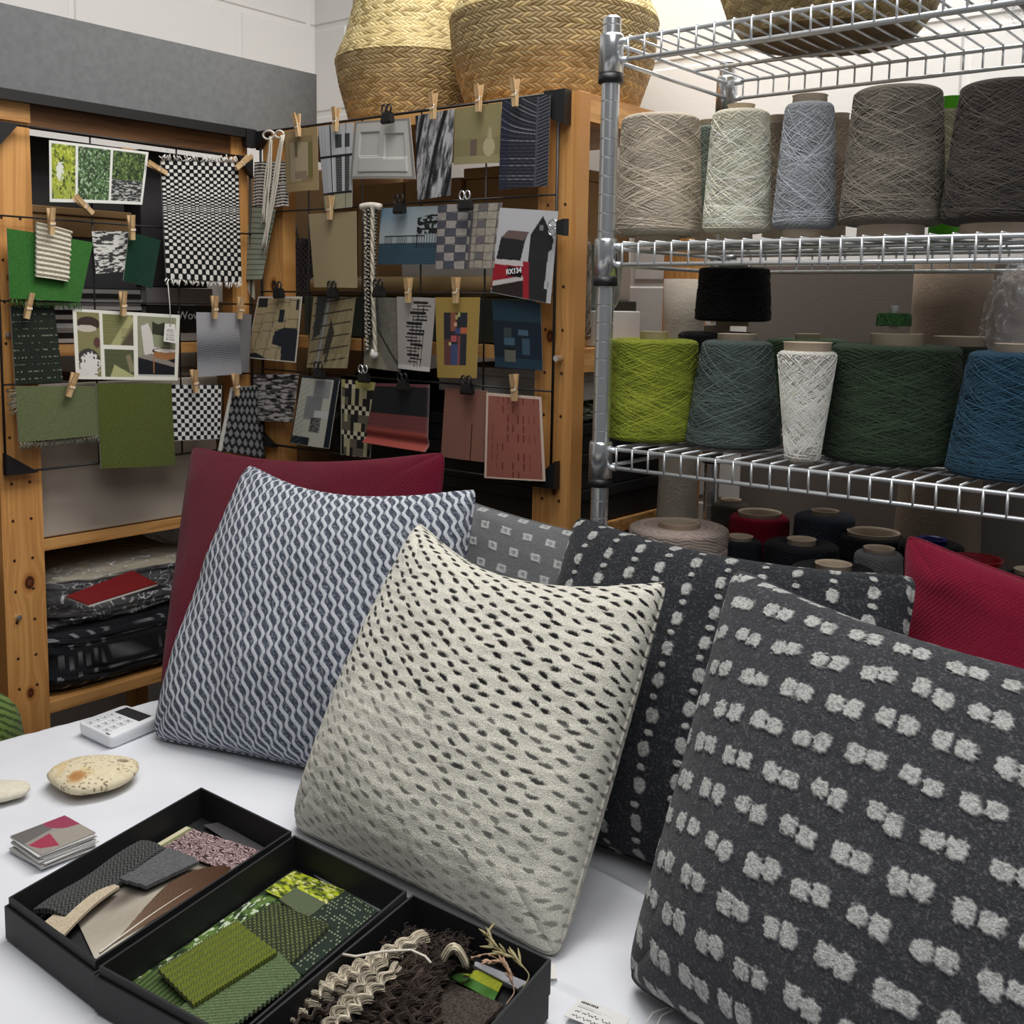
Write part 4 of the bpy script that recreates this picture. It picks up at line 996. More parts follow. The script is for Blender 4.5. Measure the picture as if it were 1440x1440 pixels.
for (a, b, n) in (((381, 192), (370, 313), 5), ((397, 190), (369, 350), 6)):
    for k in range(n):
        t_ = np.linspace(0, 1, 14); o1, o2 = g.uniform(-3, 3), g.uniform(-5, 5); ph = g.uniform(0, 6)
        MB().tube([on(a[0]+o1*q+(b[0]+o2-a[0])*q+3*math.sin(q*5+ph)*q*(1-q)*2+(k-2)*.8, a[1]+(b[1]+o2*2-a[1])*q, 'x', XC-.022-.002*(k % 3)) for q in t_], .0016, 6).build('cord', 'cream', T, smooth=True)
MB().tube([on(378+8*math.cos(a), 190+6*math.sin(a), 'x', XC-.024) for a in np.linspace(0, 2*PI, 18)], .0022, 6).tube([on(393+6*math.cos(a), 189+5*math.sin(a), 'x', XC-.024) for a in np.linspace(0, 2*PI, 18)], .0022, 6).build('knot', 'cream', T, smooth=True)
def beigeabs(U, V):
    C = base(U, rgb(146, 126, 92)); rect(C, U, V, .14, .12, .86, .86, rgb(128, 110, 80)); rect(C, U, V, .18, .2, .55, .84, rgb(150, 136, 112)); rect(C, U, V, .38, .22, .74, .76, rgb(158, 142, 116)); rect(C, U, V, .34, .2, .42, .44, rgb(104, 90, 62)); rect(C, U, V, .74, .22, .86, .8, rgb(106, 98, 58)); rect(C, U, V, .34, .68, .70, .80, rgb(132, 112, 96)); return C
T, P = card('print_card', 'tan abstract card of overlapping oblongs, first card on the corner grid', 'card', 'C', [(399, 186), (446, 178), (448, 267), (403, 271)], beigeabs, off=.010, curl=.005)
def window(U, V):
    C = base(U, rgb(176, 177, 180)); lay(C, (U < .25)*(frac(U*12) < .4)*.5, rgb(140, 142, 150))
    for x0, x1 in ((.50, .68), (.76, .90)):
        rect(C, U, V, x0, .12, x1, .28, rgb(56, 60, 64)); rect(C, U, V, x0, .36, x1, .80, rgb(58, 60, 60)); lay(C, (U > x0)*(U < x1)*(V > .36)*(V < .8)*(frac(V*34) < .25)*.6, rgb(140, 140, 138))
    rect(C, U, V, 0, .36, 1, .39, rgb(26, 26, 28)); rect(C, U, V, 0, .80, 1, .825, rgb(26, 26, 28)); rect(C, U, V, 0, .825, 1, 1, rgb(150, 148, 124)); rect(C, U, V, .33, 0, .37, 1, rgb(26, 26, 28)); rect(C, U, V, .78, 0, .81, 1, rgb(30, 30, 30)); rect(C, U, V, .37, .39, .41, .80, rgb(206, 206, 208)); return C
card('photo_card', 'photo of a pale framed sash window crossed by black bars on the corner grid', 'photo card', 'C', [(447, 178), (497, 172), (495, 291), (457, 296)], window, off=.007)
def relief(U, V):
    C = base(U, rgb(172, 170, 166)); lay(C, (U < .045) | (U > .955) | (V < .04) | (V > .95), rgb(128, 124, 118))
    return C
def relief_d(U, V):
    r = lambda x0, y0, x1, y1: ((U > x0)*(U < x1)*(V > y0)*(V < y1))*1.0
    return .006*np.sin(PI*U)*V - .0022*r(.12, .20, .46, .60)-.0022*r(.56, .24, .88, .66)+.0018*r(.14, .64, .90, .88)
T, P = card('relief_card', 'white card with raised rectangular relief, clipped under a big black clip', 'card', 'C', [(499, 171), (576, 166), (584, 252), (492, 252)], relief, off=.014, off2=.018, disp=relief_d, th=.0015, res=1.4)
def rock(U, V):
    a = fbm((U*1.3+V*.55)*14, (V-U*.6)*5, 3, 4); C = base(U, rgb(92, 92, 94)); lay(C, sst(.45, .62, a), rgb(166, 166, 168)); lay(C, sst(.42, .3, a), rgb(26, 26, 28))
    d = frac((U*1.05+V*.52)*1.7+.1); lay(C, sst(.13, .05, np.abs(d-.5))*.95, rgb(16, 16, 18)); return C
card('photo_card', 'black and white close up of split weathered timber on the corner grid', 'photo card', 'C', [(584, 163), (639, 153), (633, 275), (587, 282)], rock, off=.009)
def still(U, V):
    C = base(U, rgb(128, 120, 84)); lay(C, (V > .55)*.25, rgb(100, 92, 66)); lay(C, (V > .86)*.5, rgb(150, 142, 106)); rect(C, U, V, .38, .58, .52, .86, rgb(96, 82, 72)); rect(C, U, V, .56, .56, .66, .84, rgb(124, 114, 82)); ell(C, U, V, .78, .72, .12, .16, rgb(158, 150, 118)); poly(C, U, V, [(.74, .6), (.76, .4), (.82, .4), (.84, .6)], rgb(152, 144, 112)); return C
card('print_card', 'olive card with a pale vase and two jars on the corner grid', 'card', 'C', [(639, 153), (705, 144), (702, 229), (638, 232)], still, off=.006)
def clap(U, V):
    yy = np.where(U < .76, V*26+(.76-U)*7*sst(.55, .0, V)+(.76-U)*1.2, V*26+(U-.76)*5); C = base(U, rgb(38, 40, 50)); f = frac(yy); j = np.floor(yy)
    lay(C, f < .22, rgb(12, 12, 16)); lay(C, (f > .7)*(f < .95)*(.25+.7*(h2(j, j*0, 3) > .6)*(U < .76)+.5*(U > .76)), rgb(120, 122, 130)); lay(C, (U < .2)*.4, rgb(26, 32, 56)); rect(C, U, V, .74, 0, .775, 1, rgb(70, 70, 78)); return C
card('photo_card', 'photo of dark overlapping clapboards, last card in the top row', 'photo card', 'C', [(706, 142), (774, 133), (770, 262), (701, 267)], clap, off=.011)
# row 2
card('print_card', 'plain buff kraft card hanging from a pale peg on the corner grid', 'card', 'C', [(434, 301), (501, 297), (502, 405), (442, 404)], lambda U, V: lay(base(U, rgb(148, 132, 102)), fbm(U*8, V*8, 3)*.2, rgb(130, 112, 84)), off=.008, off2=.02)
def pier(U, V):
    C = base(U, rgb(150, 158, 162)); lay(C, sst(.5, 0, V)*sst(1, 0, U)*.8, rgb(96, 128, 150)); lay(C, V > .63, rgb(44, 66, 80)); lay(C, (V > .63)*(frac(V*22+.3*vn(U*9, V*9, 2)) < .3)*.4, rgb(70, 92, 104))
    rect(C, U, V, .1, .49, .8, .52, rgb(24, 26, 28)); lay(C, (U > .1)*(U < .7)*(V > .52)*(V < .66)*(frac(U*30) < .22), rgb(40, 44, 46)); lay(C, (U > .66)*(V > .47)*(V < .72)*(frac(U*24) < .35), rgb(20, 22, 24))
    m = (U > .66)*(V < .47)*(V > .14+.25*(.9-U)*(U < .9)); lay(C, m*(fbm(U*26, V*26, 4, 2) > .42), rgb(26, 28, 30)); lay(C, m*(np.abs(frac(V*9)-.5) < .14), rgb(22, 22, 24)); return C
card('photo_card', 'photo of a ruined sea pier over dark blue water on the corner grid', 'photo card', 'C', [(536, 293), (617, 289), (612, 372), (531, 372)], pier, off=.008)
def quilt(U, V):
    C = base(U, rgb(162, 156, 150)); i, j = np.floor(U*6.2), np.floor(V*8); lay(C, ((i+j) % 2 == 0)*(U < .52), rgb(66, 68, 82)); lay(C, (U > .56)*((i+j) % 2 == 0)*(j % 2 == 0), rgb(64, 66, 84)); lay(C, (U > .56)*.35, rgb(176, 162, 130)); lay(C, (np.abs(U-.54) < .02)*.7, rgb(60, 56, 56)); lay(C, fbm(U*24, V*30, 4, 3)*.5, rgb(96, 92, 92)); lay(C, (frac(U*6.2+.1*vn(U*9, V*9, 1)) < .06) | (frac(V*8+.2*vn(U*9, V*9, 6)) < .08), rgb(70, 66, 66)); return C
card('fabric_swatch', 'grey and cream patchwork cloth of small squares right of the pier photo', 'fabric swatch', 'C', [(616, 288), (706, 285), (697, 378), (614, 379)], quilt, off=.010, off2=.014, mat='cloth', th=.002, disp=lambda U, V: .003*np.sin(U*9)+.003*V)
def harbour(U, V):
    C = base(U, rgb(186, 186, 190)); poly(C, U, V, [(.03, .62), (.08, .34), (.2, .25), (.55, .25), (.5, .36), (.45, .62)], rgb(36, 37, 40)); poly(C, U, V, [(.08, .34), (.2, .25), (.56, .25), (.48, .35)], rgb(104, 88, 84))
    poly(C, U, V, [(.58, .28), (.76, .06), (.96, .3), (.93, 1), (.6, 1)], rgb(34, 35, 38)); lay(C, ((U > .6)*(U < .94)*(V > .3)*(frac(V*40) < .3))*.4, rgb(70, 70, 74)); rect(C, U, V, .72, .16, .78, .22, rgb(120, 120, 122)); poly(C, U, V, [(.9, .45), (.97, .4), (.93, .85), (.88, .85)], rgb(180, 180, 182))
    poly(C, U, V, [(0, .64), (.55, .6), (.56, .9), (0, .95)], rgb(150, 30, 44)); poly(C, U, V, [(.0, .60), (.5, .58), (.55, .64), (0, .66)], rgb(196, 190, 188)); poly(C, U, V, [(.02, .86), (.55, .74), (.56, .79), (.02, .92)], rgb(196, 190, 188)); poly(C, U, V, [(.02, .92), (.52, .8), (.6, 1), (.0, 1)], rgb(44, 34, 34)); poly(C, U, V, [(.5, .58), (.6, .58), (.66, 1), (.56, 1)], rgb(150, 34, 46)); rect(C, U, V, .26, .66, .5, .77, rgb(24, 22, 24)); return C
T, P = card('photo_card', 'photo of a red boat numbered RX134 before black fishing huts', 'photo card', 'C', [(703, 292), (785, 297), (774, 427), (690, 411)], harbour, off=.016, off2=.018, curl=.002)
pc = P[0]*.62*.29+P[1]*.38*.29+P[2]*.38*.71+P[3]*.62*.71; pc = pc-np.array([.0040, 0, 0])
text_mesh('lettering', 'RX134', .0115, 'inkw', T, pc, on(738, 380, 'x', XC-.0245)-on(712, 384, 'x', XC-.0245), (0, 0, 1), .0002, 'white boat number', .0004)
# row 3
def driftcol(U, V):
    C = base(U, rgb(172, 158, 124)); lay(C, (frac(V*7+.2*np.floor(U*4)) < .05) | (frac(U*4+.1*np.floor(V*6)) < .04), rgb(84, 72, 58)); lay(C, fbm(U*30, V*6, 3, 2)*.4, rgb(140, 120, 92)); 
    for q in ([(.03, .02), (.25, .02), (.27, .17), (.05, .17)], [(.56, .2), (.68, .2), (.68, .4), (.56, .4)], [(.52, .55), (.7, .48), (.97, .48), (1, .98), (.72, 1), (.7, .78), (.5, .74)], [(.03, .93), (.2, .9), (.5, 1), (.02, 1)], [(.90, .04), (.95, .04), (.95, .2), (.9, .2)]): poly(C, U, V, q, rgb(34, 38, 46))
    lay(C, (U < .025) | (U > .975) | (V < .02) | (V > .985), rgb(200, 196, 186)); return C
card('collage_card', 'cream driftwood collage card with charcoal patches, left in the third row', 'card', 'C', [(363, 417), (425, 417), (416, 510), (346, 503)], driftcol, off=.010, off2=.016, curl=.004)
def planks(U, V):
    C = base(U, rgb(150, 138, 104)); lay(C, fbm((U*1.2+V*.4)*16, V*4, 3, 3)*.6, rgb(88, 78, 58)); poly(C, U, V, [(.1, 0), (.42, 0), (.34, .5), (.08, .6)], rgb(46, 48, 50)); poly(C, U, V, [(.5, .3), (.62, .5), (.5, .95), (.4, .8)], rgb(54, 50, 44)); poly(C, U, V, [(.35, 0), (.47, 0), (.33, 1), (.2, 1)], rgb(112, 110, 104)); poly(C, U, V, [(.40, 0), (.43, 0), (.29, 1), (.26, 1)], rgb(150, 148, 142))
    for k in range(6): seg(C, U, V, .05, .1+k*.17, .95, .0+k*.17, .010, rgb(50, 44, 36))
    lay(C, (V > .8)*(frac(U*6+V*3) < .4)*.5, rgb(160, 150, 116)); return C
card('photo_card', 'photo of weathered planks and a grey pole, second in the third row', 'photo card', 'C', [(441, 417), (500, 418), (488, 518), (431, 517)], planks, off=.009, off2=.013, curl=.004)
def lichen(U, V):
    C = base(U, rgb(120, 117, 106)); lay(C, fbm(U*34, V*40, 3, 3)*.7, rgb(70, 68, 62)); seg(C, U, V, .1, .2, 1, .95, .018, rgb(46, 44, 42)); poly(C, U, V, [(.0, .0), (.3, 0), (.5, .4), (.1, .6)], rgb(84, 84, 84)); poly(C, U, V, [(0, .9), (.3, .6), (.7, 1), (0, 1)], rgb(128, 124, 104)); return C
card('photo_card', 'photo of rough grey stone behind the hanging ropes', 'photo card', 'C', [(517, 417), (560, 419), (563, 523), (511, 516)], lichen, off=.006)
def ladder(U, V):
    C = base(U, rgb(158, 152, 148)); lay(C, V > .94, rgb(190, 188, 186))
    for k in range(18):
        y = .07+k*.048; x = .66-.16*sst(.1, .5, y)+.06*np.sin(k*1.7); seg(C, U, V, x-.12-.1*h2(k, 1), y, x+.14+.08*h2(k, 2), y+.01*(h2(k, 3)-.5), .010 if k % 3 else .018, rgb(26, 24, 26))
    for x0, y0, x1, y1 in ((.56, .06, .6, .3), (.72, .06, .70, .3), (.46, .28, .40, .9), (.58, .2, .54, .95), (.68, .3, .62, .95), (.76, .45, .72, .95)): seg(C, U, V, x0, y0, x1, y1, .010, rgb(26, 24, 26))
    return C
card('drawing_card', 'pale card with a black ink ladder drawing on the corner grid', 'card', 'C', [(558, 417), (613, 419), (604, 523), (560, 518)], ladder, off=.010)
def ochre(U, V):
    C = base(U, rgb(158, 132, 70)); lay(C, fbm(U*20, V*30, 3)*.25, rgb(130, 108, 56)); rect(C, U, V, .20, .19, .75, .84, rgb(42, 44, 50)); rect(C, U, V, .36, .19, .5, .42, rgb(140, 84, 70)); rect(C, U, V, .2, .52, .38, .84, rgb(96, 60, 60)); rect(C, U, V, .38, .58, .54, .84, rgb(62, 76, 112)); rect(C, U, V, .54, .47, .6, .84, rgb(134, 74, 74)); rect(C, U, V, .6, .37, .74, .45, rgb(176, 96, 66)); rect(C, U, V, .47, .38, .6, .45, rgb(60, 74, 116)); rect(C, U, V, .38, .47, .52, .55, rgb(176, 84, 88)); rect(C, U, V, .47, .22, .53, .27, rgb(196, 182, 120)); rect(C, U, V, .53, .19, .58, .24, rgb(186, 186, 120)); rect(C, U, V, .45, .31, .51, .36, rgb(206, 166, 140)); rect(C, U, V, .32, .56, .38, .6, rgb(196, 188, 130)); return C
card('print_card', 'ochre card with an inset panel of small colour blocks on the corner grid', 'card', 'C', [(612, 418), (675, 418), (670, 532), (615, 531)], ochre, off=.013, off2=.016)
def blue(U, V):
    C = base(U, rgb(30, 52, 66)); lay(C, (V > .3)*(V < .85), rgb(20, 32, 46)); rect(C, U, V, .24, .4, .4, .54, rgb(54, 62, 66)); rect(C, U, V, .54, .42, .74, .50, rgb(66, 88, 106)); rect(C, U, V, .24, .55, .46, .66, rgb(60, 88, 104)); rect(C, U, V, .62, .55, .76, .78, rgb(52, 76, 92)); rect(C, U, V, .24, .72, .48, .9, rgb(92, 92, 84)); rect(C, U, V, .24, .70, .46, .725, rgb(10, 12, 18)); return C
card('print_card', 'dark teal abstract card beneath the boat photo', 'card', 'C', [(692, 422), (760, 426), (763, 521), (696, 516)], blue, off=.008)
# row 4
def brush(U, V):
    a = fbm(U*8, V*34, 5, 3); C = base(U, rgb(84, 80, 80)); lay(C, sst(.48, .6, a), rgb(168, 162, 160)); lay(C, sst(.44, .34, a), rgb(22, 22, 24)); return C
card('textured_card', 'streaky black and white brushwork card at the left of the lowest row', 'card', 'C', [(357, 525), (420, 526), (411, 594), (355, 591)], brush, off=.010)
def patchw(U, V):
    C = base(U, rgb(178, 178, 166)); rect(C, U, V, .86, 0, 1, 1, rgb(28, 32, 42)); rect(C, U, V, 0, .88, .5, 1, rgb(28, 34, 44)); rect(C, U, V, .40, .05, .82, .3, rgb(140, 142, 144)); rect(C, U, V, .25, .28, .68, .62, rgb(128, 130, 132)); rect(C, U, V, .46, .58, .70, .8, rgb(60, 58, 60)); lay(C, (U > .46)*(U < .7)*(V > .58)*(V < .8)*(vn(U*60, V*60, 3) > .5), rgb(120, 118, 118)); rect(C, U, V, .52, .48, .86, .58, rgb(186, 188, 188)); lay(C, (U < .3)*(frac(U*6+V*12) < .3)*.4, rgb(130, 130, 124)); lay(C, (V < .03) | (U < .03), rgb(34, 38, 46)); return C
card('collage_card', 'grey and cream patchwork collage card with navy edges in the lowest row', 'card', 'C', [(424, 528), (478, 532), (463, 631), (408, 623)], patchw, off=.014, off2=.018, curl=.004)
def tapestry(U, V):
    C = base(U, rgb(92, 86, 74)); i, j = np.floor(U*9), np.floor(V*18); h = h2(i, np.floor(j/2), 5); lay(C, h > .62, rgb(168, 160, 128)); lay(C, (h < .3), rgb(30, 28, 30)); k = (j % 6 < 2); lay(C, k*((i+j) % 2 == 0), rgb(190, 184, 160)); lay(C, k*((i+j) % 2 == 1), rgb(26, 24, 26)); lay(C, (V < .10)*(h > .2), rgb(166, 158, 96)); lay(C, (U < .03) | (U > .965), rgb(160, 156, 138)); return C
card('print_card', 'woven grid pattern card in olive, cream and black in the lowest row', 'card', 'C', [(480, 533), (528, 538), (521, 644), (479, 639)], tapestry, off=.008)
def redblack(U, V):
    C = base(U, rgb(24, 24, 28)); lay(C, V < .05, rgb(96, 52, 58)); lay(C, (V > .48), rgb(96, 52, 52)); lay(C, sst(.70, .76, V), rgb(140, 64, 56)); lay(C, (V > .82)*(V < .9)*.5, rgb(110, 50, 46)); lay(C, (V > .48)*(frac(V*16) < .3)*.3, rgb(130, 60, 56)); lay(C, (U > .97)*.4, rgb(130, 110, 110)); return C
card('fabric_swatch', 'shiny black and brick red banded swatch in the lowest row', 'fabric swatch', 'C', [(528, 539), (604, 541), (601, 636), (512, 622)], redblack, off=.012, off2=.026, disp=lambda U, V: .006*sst(.7, 1, V)*np.sin(V*20)+.004*np.sin(PI*U))
def salmon(U, V):
    C = base(U, rgb(140, 98, 84)); lay(C, sst(.4, .8, .5+.5*np.sin(2*PI*(U*20+V*34)))*.55, rgb(84, 58, 52)); lay(C, (np.abs(U-.70) < .012)*(V > .48), rgb(50, 26, 26)); return C
card('fabric_swatch', 'dusty salmon herringbone swatch under a black clip in the lowest row', 'fabric swatch', 'C', [(626, 545), (685, 550), (681, 650), (620, 642)], salmon, off=.007, mat='cloth', th=.002, res=1.6)
def pink(U, V):
    C = base(U, rgb(150, 92, 80)); lay(C, fbm(U*14, V*14, 3)*.3, rgb(128, 84, 76)); i = np.floor(U*11+.5*h2(np.floor(V*8), 0*V, 2)); j = np.floor(V*9); lay(C, (h2(i, j, 3) > .6)*(np.abs(frac(U*11)-.5) < .09)*(frac(V*9) > .2), rgb(110, 46, 44)); lay(C, (U < .035) | (U > .965) | (V < .03) | (V > .985), rgb(206, 184, 168)); return C
card('print_card', 'dusty pink card with white border and small red ticks in the lowest row', 'card', 'C', [(684, 552), (761, 558), (767, 677), (681, 672)], pink, off=.013)
# ropes
T = thing('rope_bundle', 'bundle of cream and black twisted cords hanging beside the pier photo', 'rope', on(522, 510, 'x', XC-.02))
def rope(a, b, r, c1, nm, seed, off):
    n = 90; t_ = np.linspace(0, 1, n); cx_ = np.array([on(a[0]+(b[0]-a[0])*q+1.5*math.sin(q*4+seed), a[1]+(b[1]-a[1])*q, 'x', XC-off) for q in t_]); m = MB()
    for k in range(3):
        an = t_*2*PI*34+k*2*PI/3; cc = rgb(*c1[k]); m.tube(cx_+np.stack([r*.55*np.cos(an), r*.55*np.sin(an), 0*an], -1), r*.62, 5, cc)
    m.build(nm, 'yarn', T, cols=True, smooth=True)
W_, B_ = (196, 188, 170), (36, 34, 34)
rope((512, 292), (518, 492), .0042, (W_, B_, W_), 'rope', 1, .020); rope((518, 291), (520, 470), .004, (B_, B_, W_), 'rope', 2, .022); rope((524, 290), (527, 495), .0046, (W_, W_, W_), 'rope', 3, .024); rope((530, 291), (524, 440), .0036, (B_, W_, B_), 'rope', 4, .018)
MB().lathe([(0, 0), (.006, .002), (.008, .008), (.005, .018), (0, .02)], *on(526, 505, 'x', XC-.024), 16).build('knot', 'whiteyarn', T, smooth=True)
MB().tube([on(508+q*27, 291-2*math.sin(q*PI), 'x', XC-.021) for q in np.linspace(0, 1, 12)], .006, 8).build('loop_top', 'cream', T, smooth=True)

# ------------------------------------------------------------------ pegs and clips
for a in (('L', 117, 288, 'wooden peg tilted at the foot of the garden photo strip', .9, .020), ('L', 72, 311, 'wooden peg holding the cream ribbed knit', 0, .034), ('L', 185, 320, 'wooden peg on the dark green knit swatch', .05, .020),
          ('L', 40, 430, 'wooden peg holding the near black tweed swatch', -.2, .018), ('L', 173, 427, 'wooden peg above the four photo collage', 0, .022), ('L', 302, 432, 'left wooden peg above the grey wave print', 0, .022),
          ('L', 338, 433, 'right wooden peg beside the grey wave print', -.1, .022), ('L', 101, 541, 'wooden peg on the sage herringbone swatch', -.35, .024), ('L', 274, 536, 'wooden peg over the chequerboard print', .1, .022),
          ('L', 332, 541, 'wooden peg over the scalloped knit swatch', .1, .026), ('L', 342, 228, 'wooden peg lying slantwise at the top of the checked weaving', -.9, .018), ('L', 220, 236, 'wooden peg lying nearly flat left of the checked weaving', 1.2, .010),
          ('C', 418, 176, 'wooden peg on the tan abstract card', .15, .018), ('C', 472, 168, 'wooden peg on the sash window photo', -.05, .016), ('C', 609, 149, 'wooden peg on the split timber photo', 0, .018),
          ('C', 673, 138, 'wooden peg on the olive vase card', 0, .016), ('C', 724, 130, 'wooden peg on the clapboard photo', .05, .020), ('C', 464, 292, 'pale wooden peg holding the buff kraft card', -.05, .018),
          ('C', 574, 408, 'wooden peg on the ladder drawing', 0, .018), ('C', 641, 408, 'wooden peg on the ochre card', 0, .022), ('C', 723, 545, 'wooden peg on the dusty pink card', .05, .022)):
    pin('p', *a[:4], tilt=a[4], off=a[5]+.004)
for a in (('C', 545, 163, 'big black clip over the white relief card', 0, .026, None), ('C', 562, 290, 'black clip over the pier photo', 0, .018, None), ('C', 392, 410, 'black clip over the driftwood collage', .05, .018, None),
          ('C', 468, 410, 'black clip over the weathered planks photo', 0, .018, None), ('C', 533, 408, 'black clip beside the ropes over the stone photo', 0, .034, None), ('C', 449, 523, 'black clip over the navy edged patchwork card', 0, .024, None),
          ('C', 567, 540, 'black clip over the black and red swatch', 0, .024, None), ('C', 657, 544, 'black clip over the salmon swatch', 0, .018, None),
          ('C', 655, 285, 'clip with bare wire handles over the patchwork cloth', 0, .022, 'chrome'), ('C', 512, 528, 'clip with bare wire handles over the woven grid card', 0, .020, 'chrome')):
    pin('c', *a[:4], tilt=a[4], off=a[5]+.004, mat=a[6], sc=.95)
o = pin('c', 'C', 788, 320, 'clip with bare wire handles on the right edge of the boat photo', tilt=PI/2, off=.024, mat='chrome')
# ================================================================== things on the wooden shelves
def bx(name, label, cat, x0, y0, z0, x1, y1, z1, mat, part='box', group=None, b=.002, lid=None):
    T = thing(name, label, cat, ((x0+x1)/2, (y0+y1)/2, z0), group)
    if lid:
        rbox(part, x0, y0, z0, x1, y1, z1-lid, mat, T, b); rbox('lid', x0-.003, y0-.003, z1-lid+.0004, x1+.003, y1+.003, z1, mat, T, b)
    else: rbox(part, x0, y0, z0, x1, y1, z1, mat, T, b)
    return T
def blob(nm, c, s, amp, freq, seed, paint, mat, parent, n=90, k=140, pw=.45, label=None):
    """soft bundle: superellipsoid with folds"""
    th = np.linspace(0, 2*PI, k, endpoint=False); ph = np.linspace(-PI/2, PI/2, n); TH, PH = np.meshgrid(th, ph)
    f = lambda v, p: np.sign(v)*np.abs(v)**p
    X = f(np.cos(PH), pw)*f(np.cos(TH), pw); Y = f(np.cos(PH), pw)*f(np.sin(TH), pw); Z = f(np.sin(PH), pw)
    d = amp*(fbm(X*freq+Z*freq*1.7+9, Y*freq-Z*freq+5, seed, 3)-.5)+amp*.5*(np.abs(vn(TH*3/PI*4, Z*freq*2, seed+1)-.5))
    R = 1+d
    zmin = -s[2]
    P = np.stack([c[0]+s[0]*X*R, c[1]+s[1]*Y*R, np.maximum(c[2]+s[2]*Z*R, c[2]-s[2])], -1)
    C = paint(X, Y, Z)
    return link(nm, P.reshape(-1, 3), gridf(n, k, True)[:, ::-1], mat, parent, np.clip(C, 0, 1).reshape(-1, 3) if C is not None else None, True, label)
# beyond the left post
N_ = thing('shelving_unit', 'pine shelving unit cut off by the left edge, next to the left post', 'shelving unit', (.62, 2.0, 0))
MB().box(.45, 1.85, .91, .872, 2.2, .932).build('shelf_board', 'woodx', N_); MB().box(.45, 1.85, .60, .872, 2.2, .62).build('shelf_board', 'woodx', N_)
for x in (.50,): post(N_, x, x+.06, 2.17, 2.2, 0, 1.7, 'y', 33, res=300); post(N_, x, x+.06, 1.852, 1.88, 0, 1.7, 'y', 34, res=300)
bx('storage_box', 'black box at the far left edge beside the left pine post', 'box', .52, 1.90, .933, .868, 2.16, 1.62, 'black')
T = thing('plastic_bag', 'dull clear plastic bag of dark cloth left of the left pine post', 'bag', (.76, 2.0, .70))
blob('bag', (.775, 1.99, .762), (.085, .12, .13), .25, 3, 3, lambda X, Y, Z: base(X, rgb(70, 68, 68)), 'cloth', T)
T = thing('cushion', 'green ribbed cushion peeping out at the far left edge beside the pine post', 'cushion', (.80, 1.78, .56))
blob('cover', (.775, 1.745, .62), (.085, .055, .11), .05, 3, 4, lambda X, Y, Z: lay(base(X, rgb(112, 134, 70)), .5+.5*np.sin(2*PI*(Z*9+X*5)) > .62, rgb(62, 84, 40)), 'wool', T, pw=.7)
MB().box(.70, 1.68, .10, .86, 1.80, .125).box(.70, 1.68, .475, .86, 1.80, .508).box(.70, 1.68, 0, .72, 1.80, .5).box(.84, 1.68, 0, .86, 1.80, .5).build('x', 'woody', thing('low_stool', 'low wooden stool under the green ribbed cushion behind the table', 'stool', (.78, 1.74, 0))).name = 'frame'
# left unit
bx('storage_box', 'large pale beige lidded storage box on the left pine shelf', 'box', .962, 1.864, .937, 1.355, 2.14, 1.215, 'beige', b=.003, lid=.045)
GM = 'magazines piled on the left pine shelf'
z = 1.2875; g = np.random.default_rng(8)
tones = [(196, 190, 186), (34, 32, 34), (150, 144, 142), (206, 204, 204), (52, 50, 52), (186, 182, 178), (30, 30, 32), (206, 202, 200), (120, 114, 112), (198, 196, 194), (40, 38, 40), (176, 172, 170)]
nm_ = ['pale grey', 'black', 'mid grey', 'white', 'dark grey', 'light grey', 'jet black', 'bright white', 'dull grey', 'off white', 'charcoal', 'silver grey']
for k, (c, q) in enumerate(zip(tones, nm_)):
    h = g.uniform(.006, .0115); dx, dy = g.uniform(-.004, .004), g.uniform(-.003, .003)
    T = thing('magazine', q+' magazine spine, %s in the pile behind the felt swatches' % (['lowest', 'second lowest', 'third from the bottom', 'fourth from the bottom', 'fifth from the bottom', 'sixth from the bottom', 'sixth from the top', 'fifth from the top', 'fourth from the top', 'third from the top', 'second highest', 'highest'][k]), 'magazine', (1.08, 1.97, z), GM)
    cm = plain('magazine_cover_%d' % k, rgb(*c), .4)
    x0, x1, y0, y1 = .985+dx, 1.195+dx, 1.874+dy, 2.14+dy
    m = MB().box(x0, y0, z, x1, y1, z+.0006).box(x0, y0, z+h-.0008, x1, y1, z+h-.0002).box(x0, y0, z+.0006, x1, y0+.0006, z+h-.0008); m.build('cover', cm, T)
    MB().box(x0+.0008, y0+.0015, z+.0008, x1-.001, y1-.001, z+h-.001).build('pages', 'white', T)
    z += h
ztop = z
def book(x0, y0, z0, x1, y1, z1, c, label, txt=None):
    T = thing('book', label, 'book', ((x0+x1)/2, (y0+y1)/2, z0), 'books beside the magazines')
    cm = plain('book_cloth', rgb(*c), .5)
    MB().box(x0, y0, z0, x1, y1, z0+.002).box(x0, y0, z1-.0025, x1, y1, z1-.0005).box(x0, y0, z0+.002, x1, y0+.002, z1-.0025).build('cover', cm, T)
    MB().box(x0+.002, y0+.0025, z0+.0022, x1-.002, y1-.002, z1-.0027).build('pages', 'white', T)
    if txt: text_mesh('lettering', txt, (z1-z0)*.8, 'inkw', T, on(267, 444, 'y', y0-.0006), (1, 0, 0), (0, 0, 1), .0002, 'white spine lettering')
    return T
book(1.205, 1.872, 1.2875, 1.358, 2.12, 1.304, (150, 146, 142), 'pale grey book at the bottom of the short pile on the left pine shelf')
book(1.203, 1.870, 1.3045, 1.358, 2.12, 1.333, (20, 20, 22), 'black book with white lettering on its spine on the left pine shelf', 'Wove')
book(1.206, 1.874, 1.3335, 1.358, 2.12, 1.358, (28, 28, 30), 'black book second from the top of the short pile', None)
book(1.204, 1.872, 1.3585, 1.356, 2.12, 1.392, (138, 134, 134), 'thick light grey book topmost in the short pile behind the checked weaving', None)
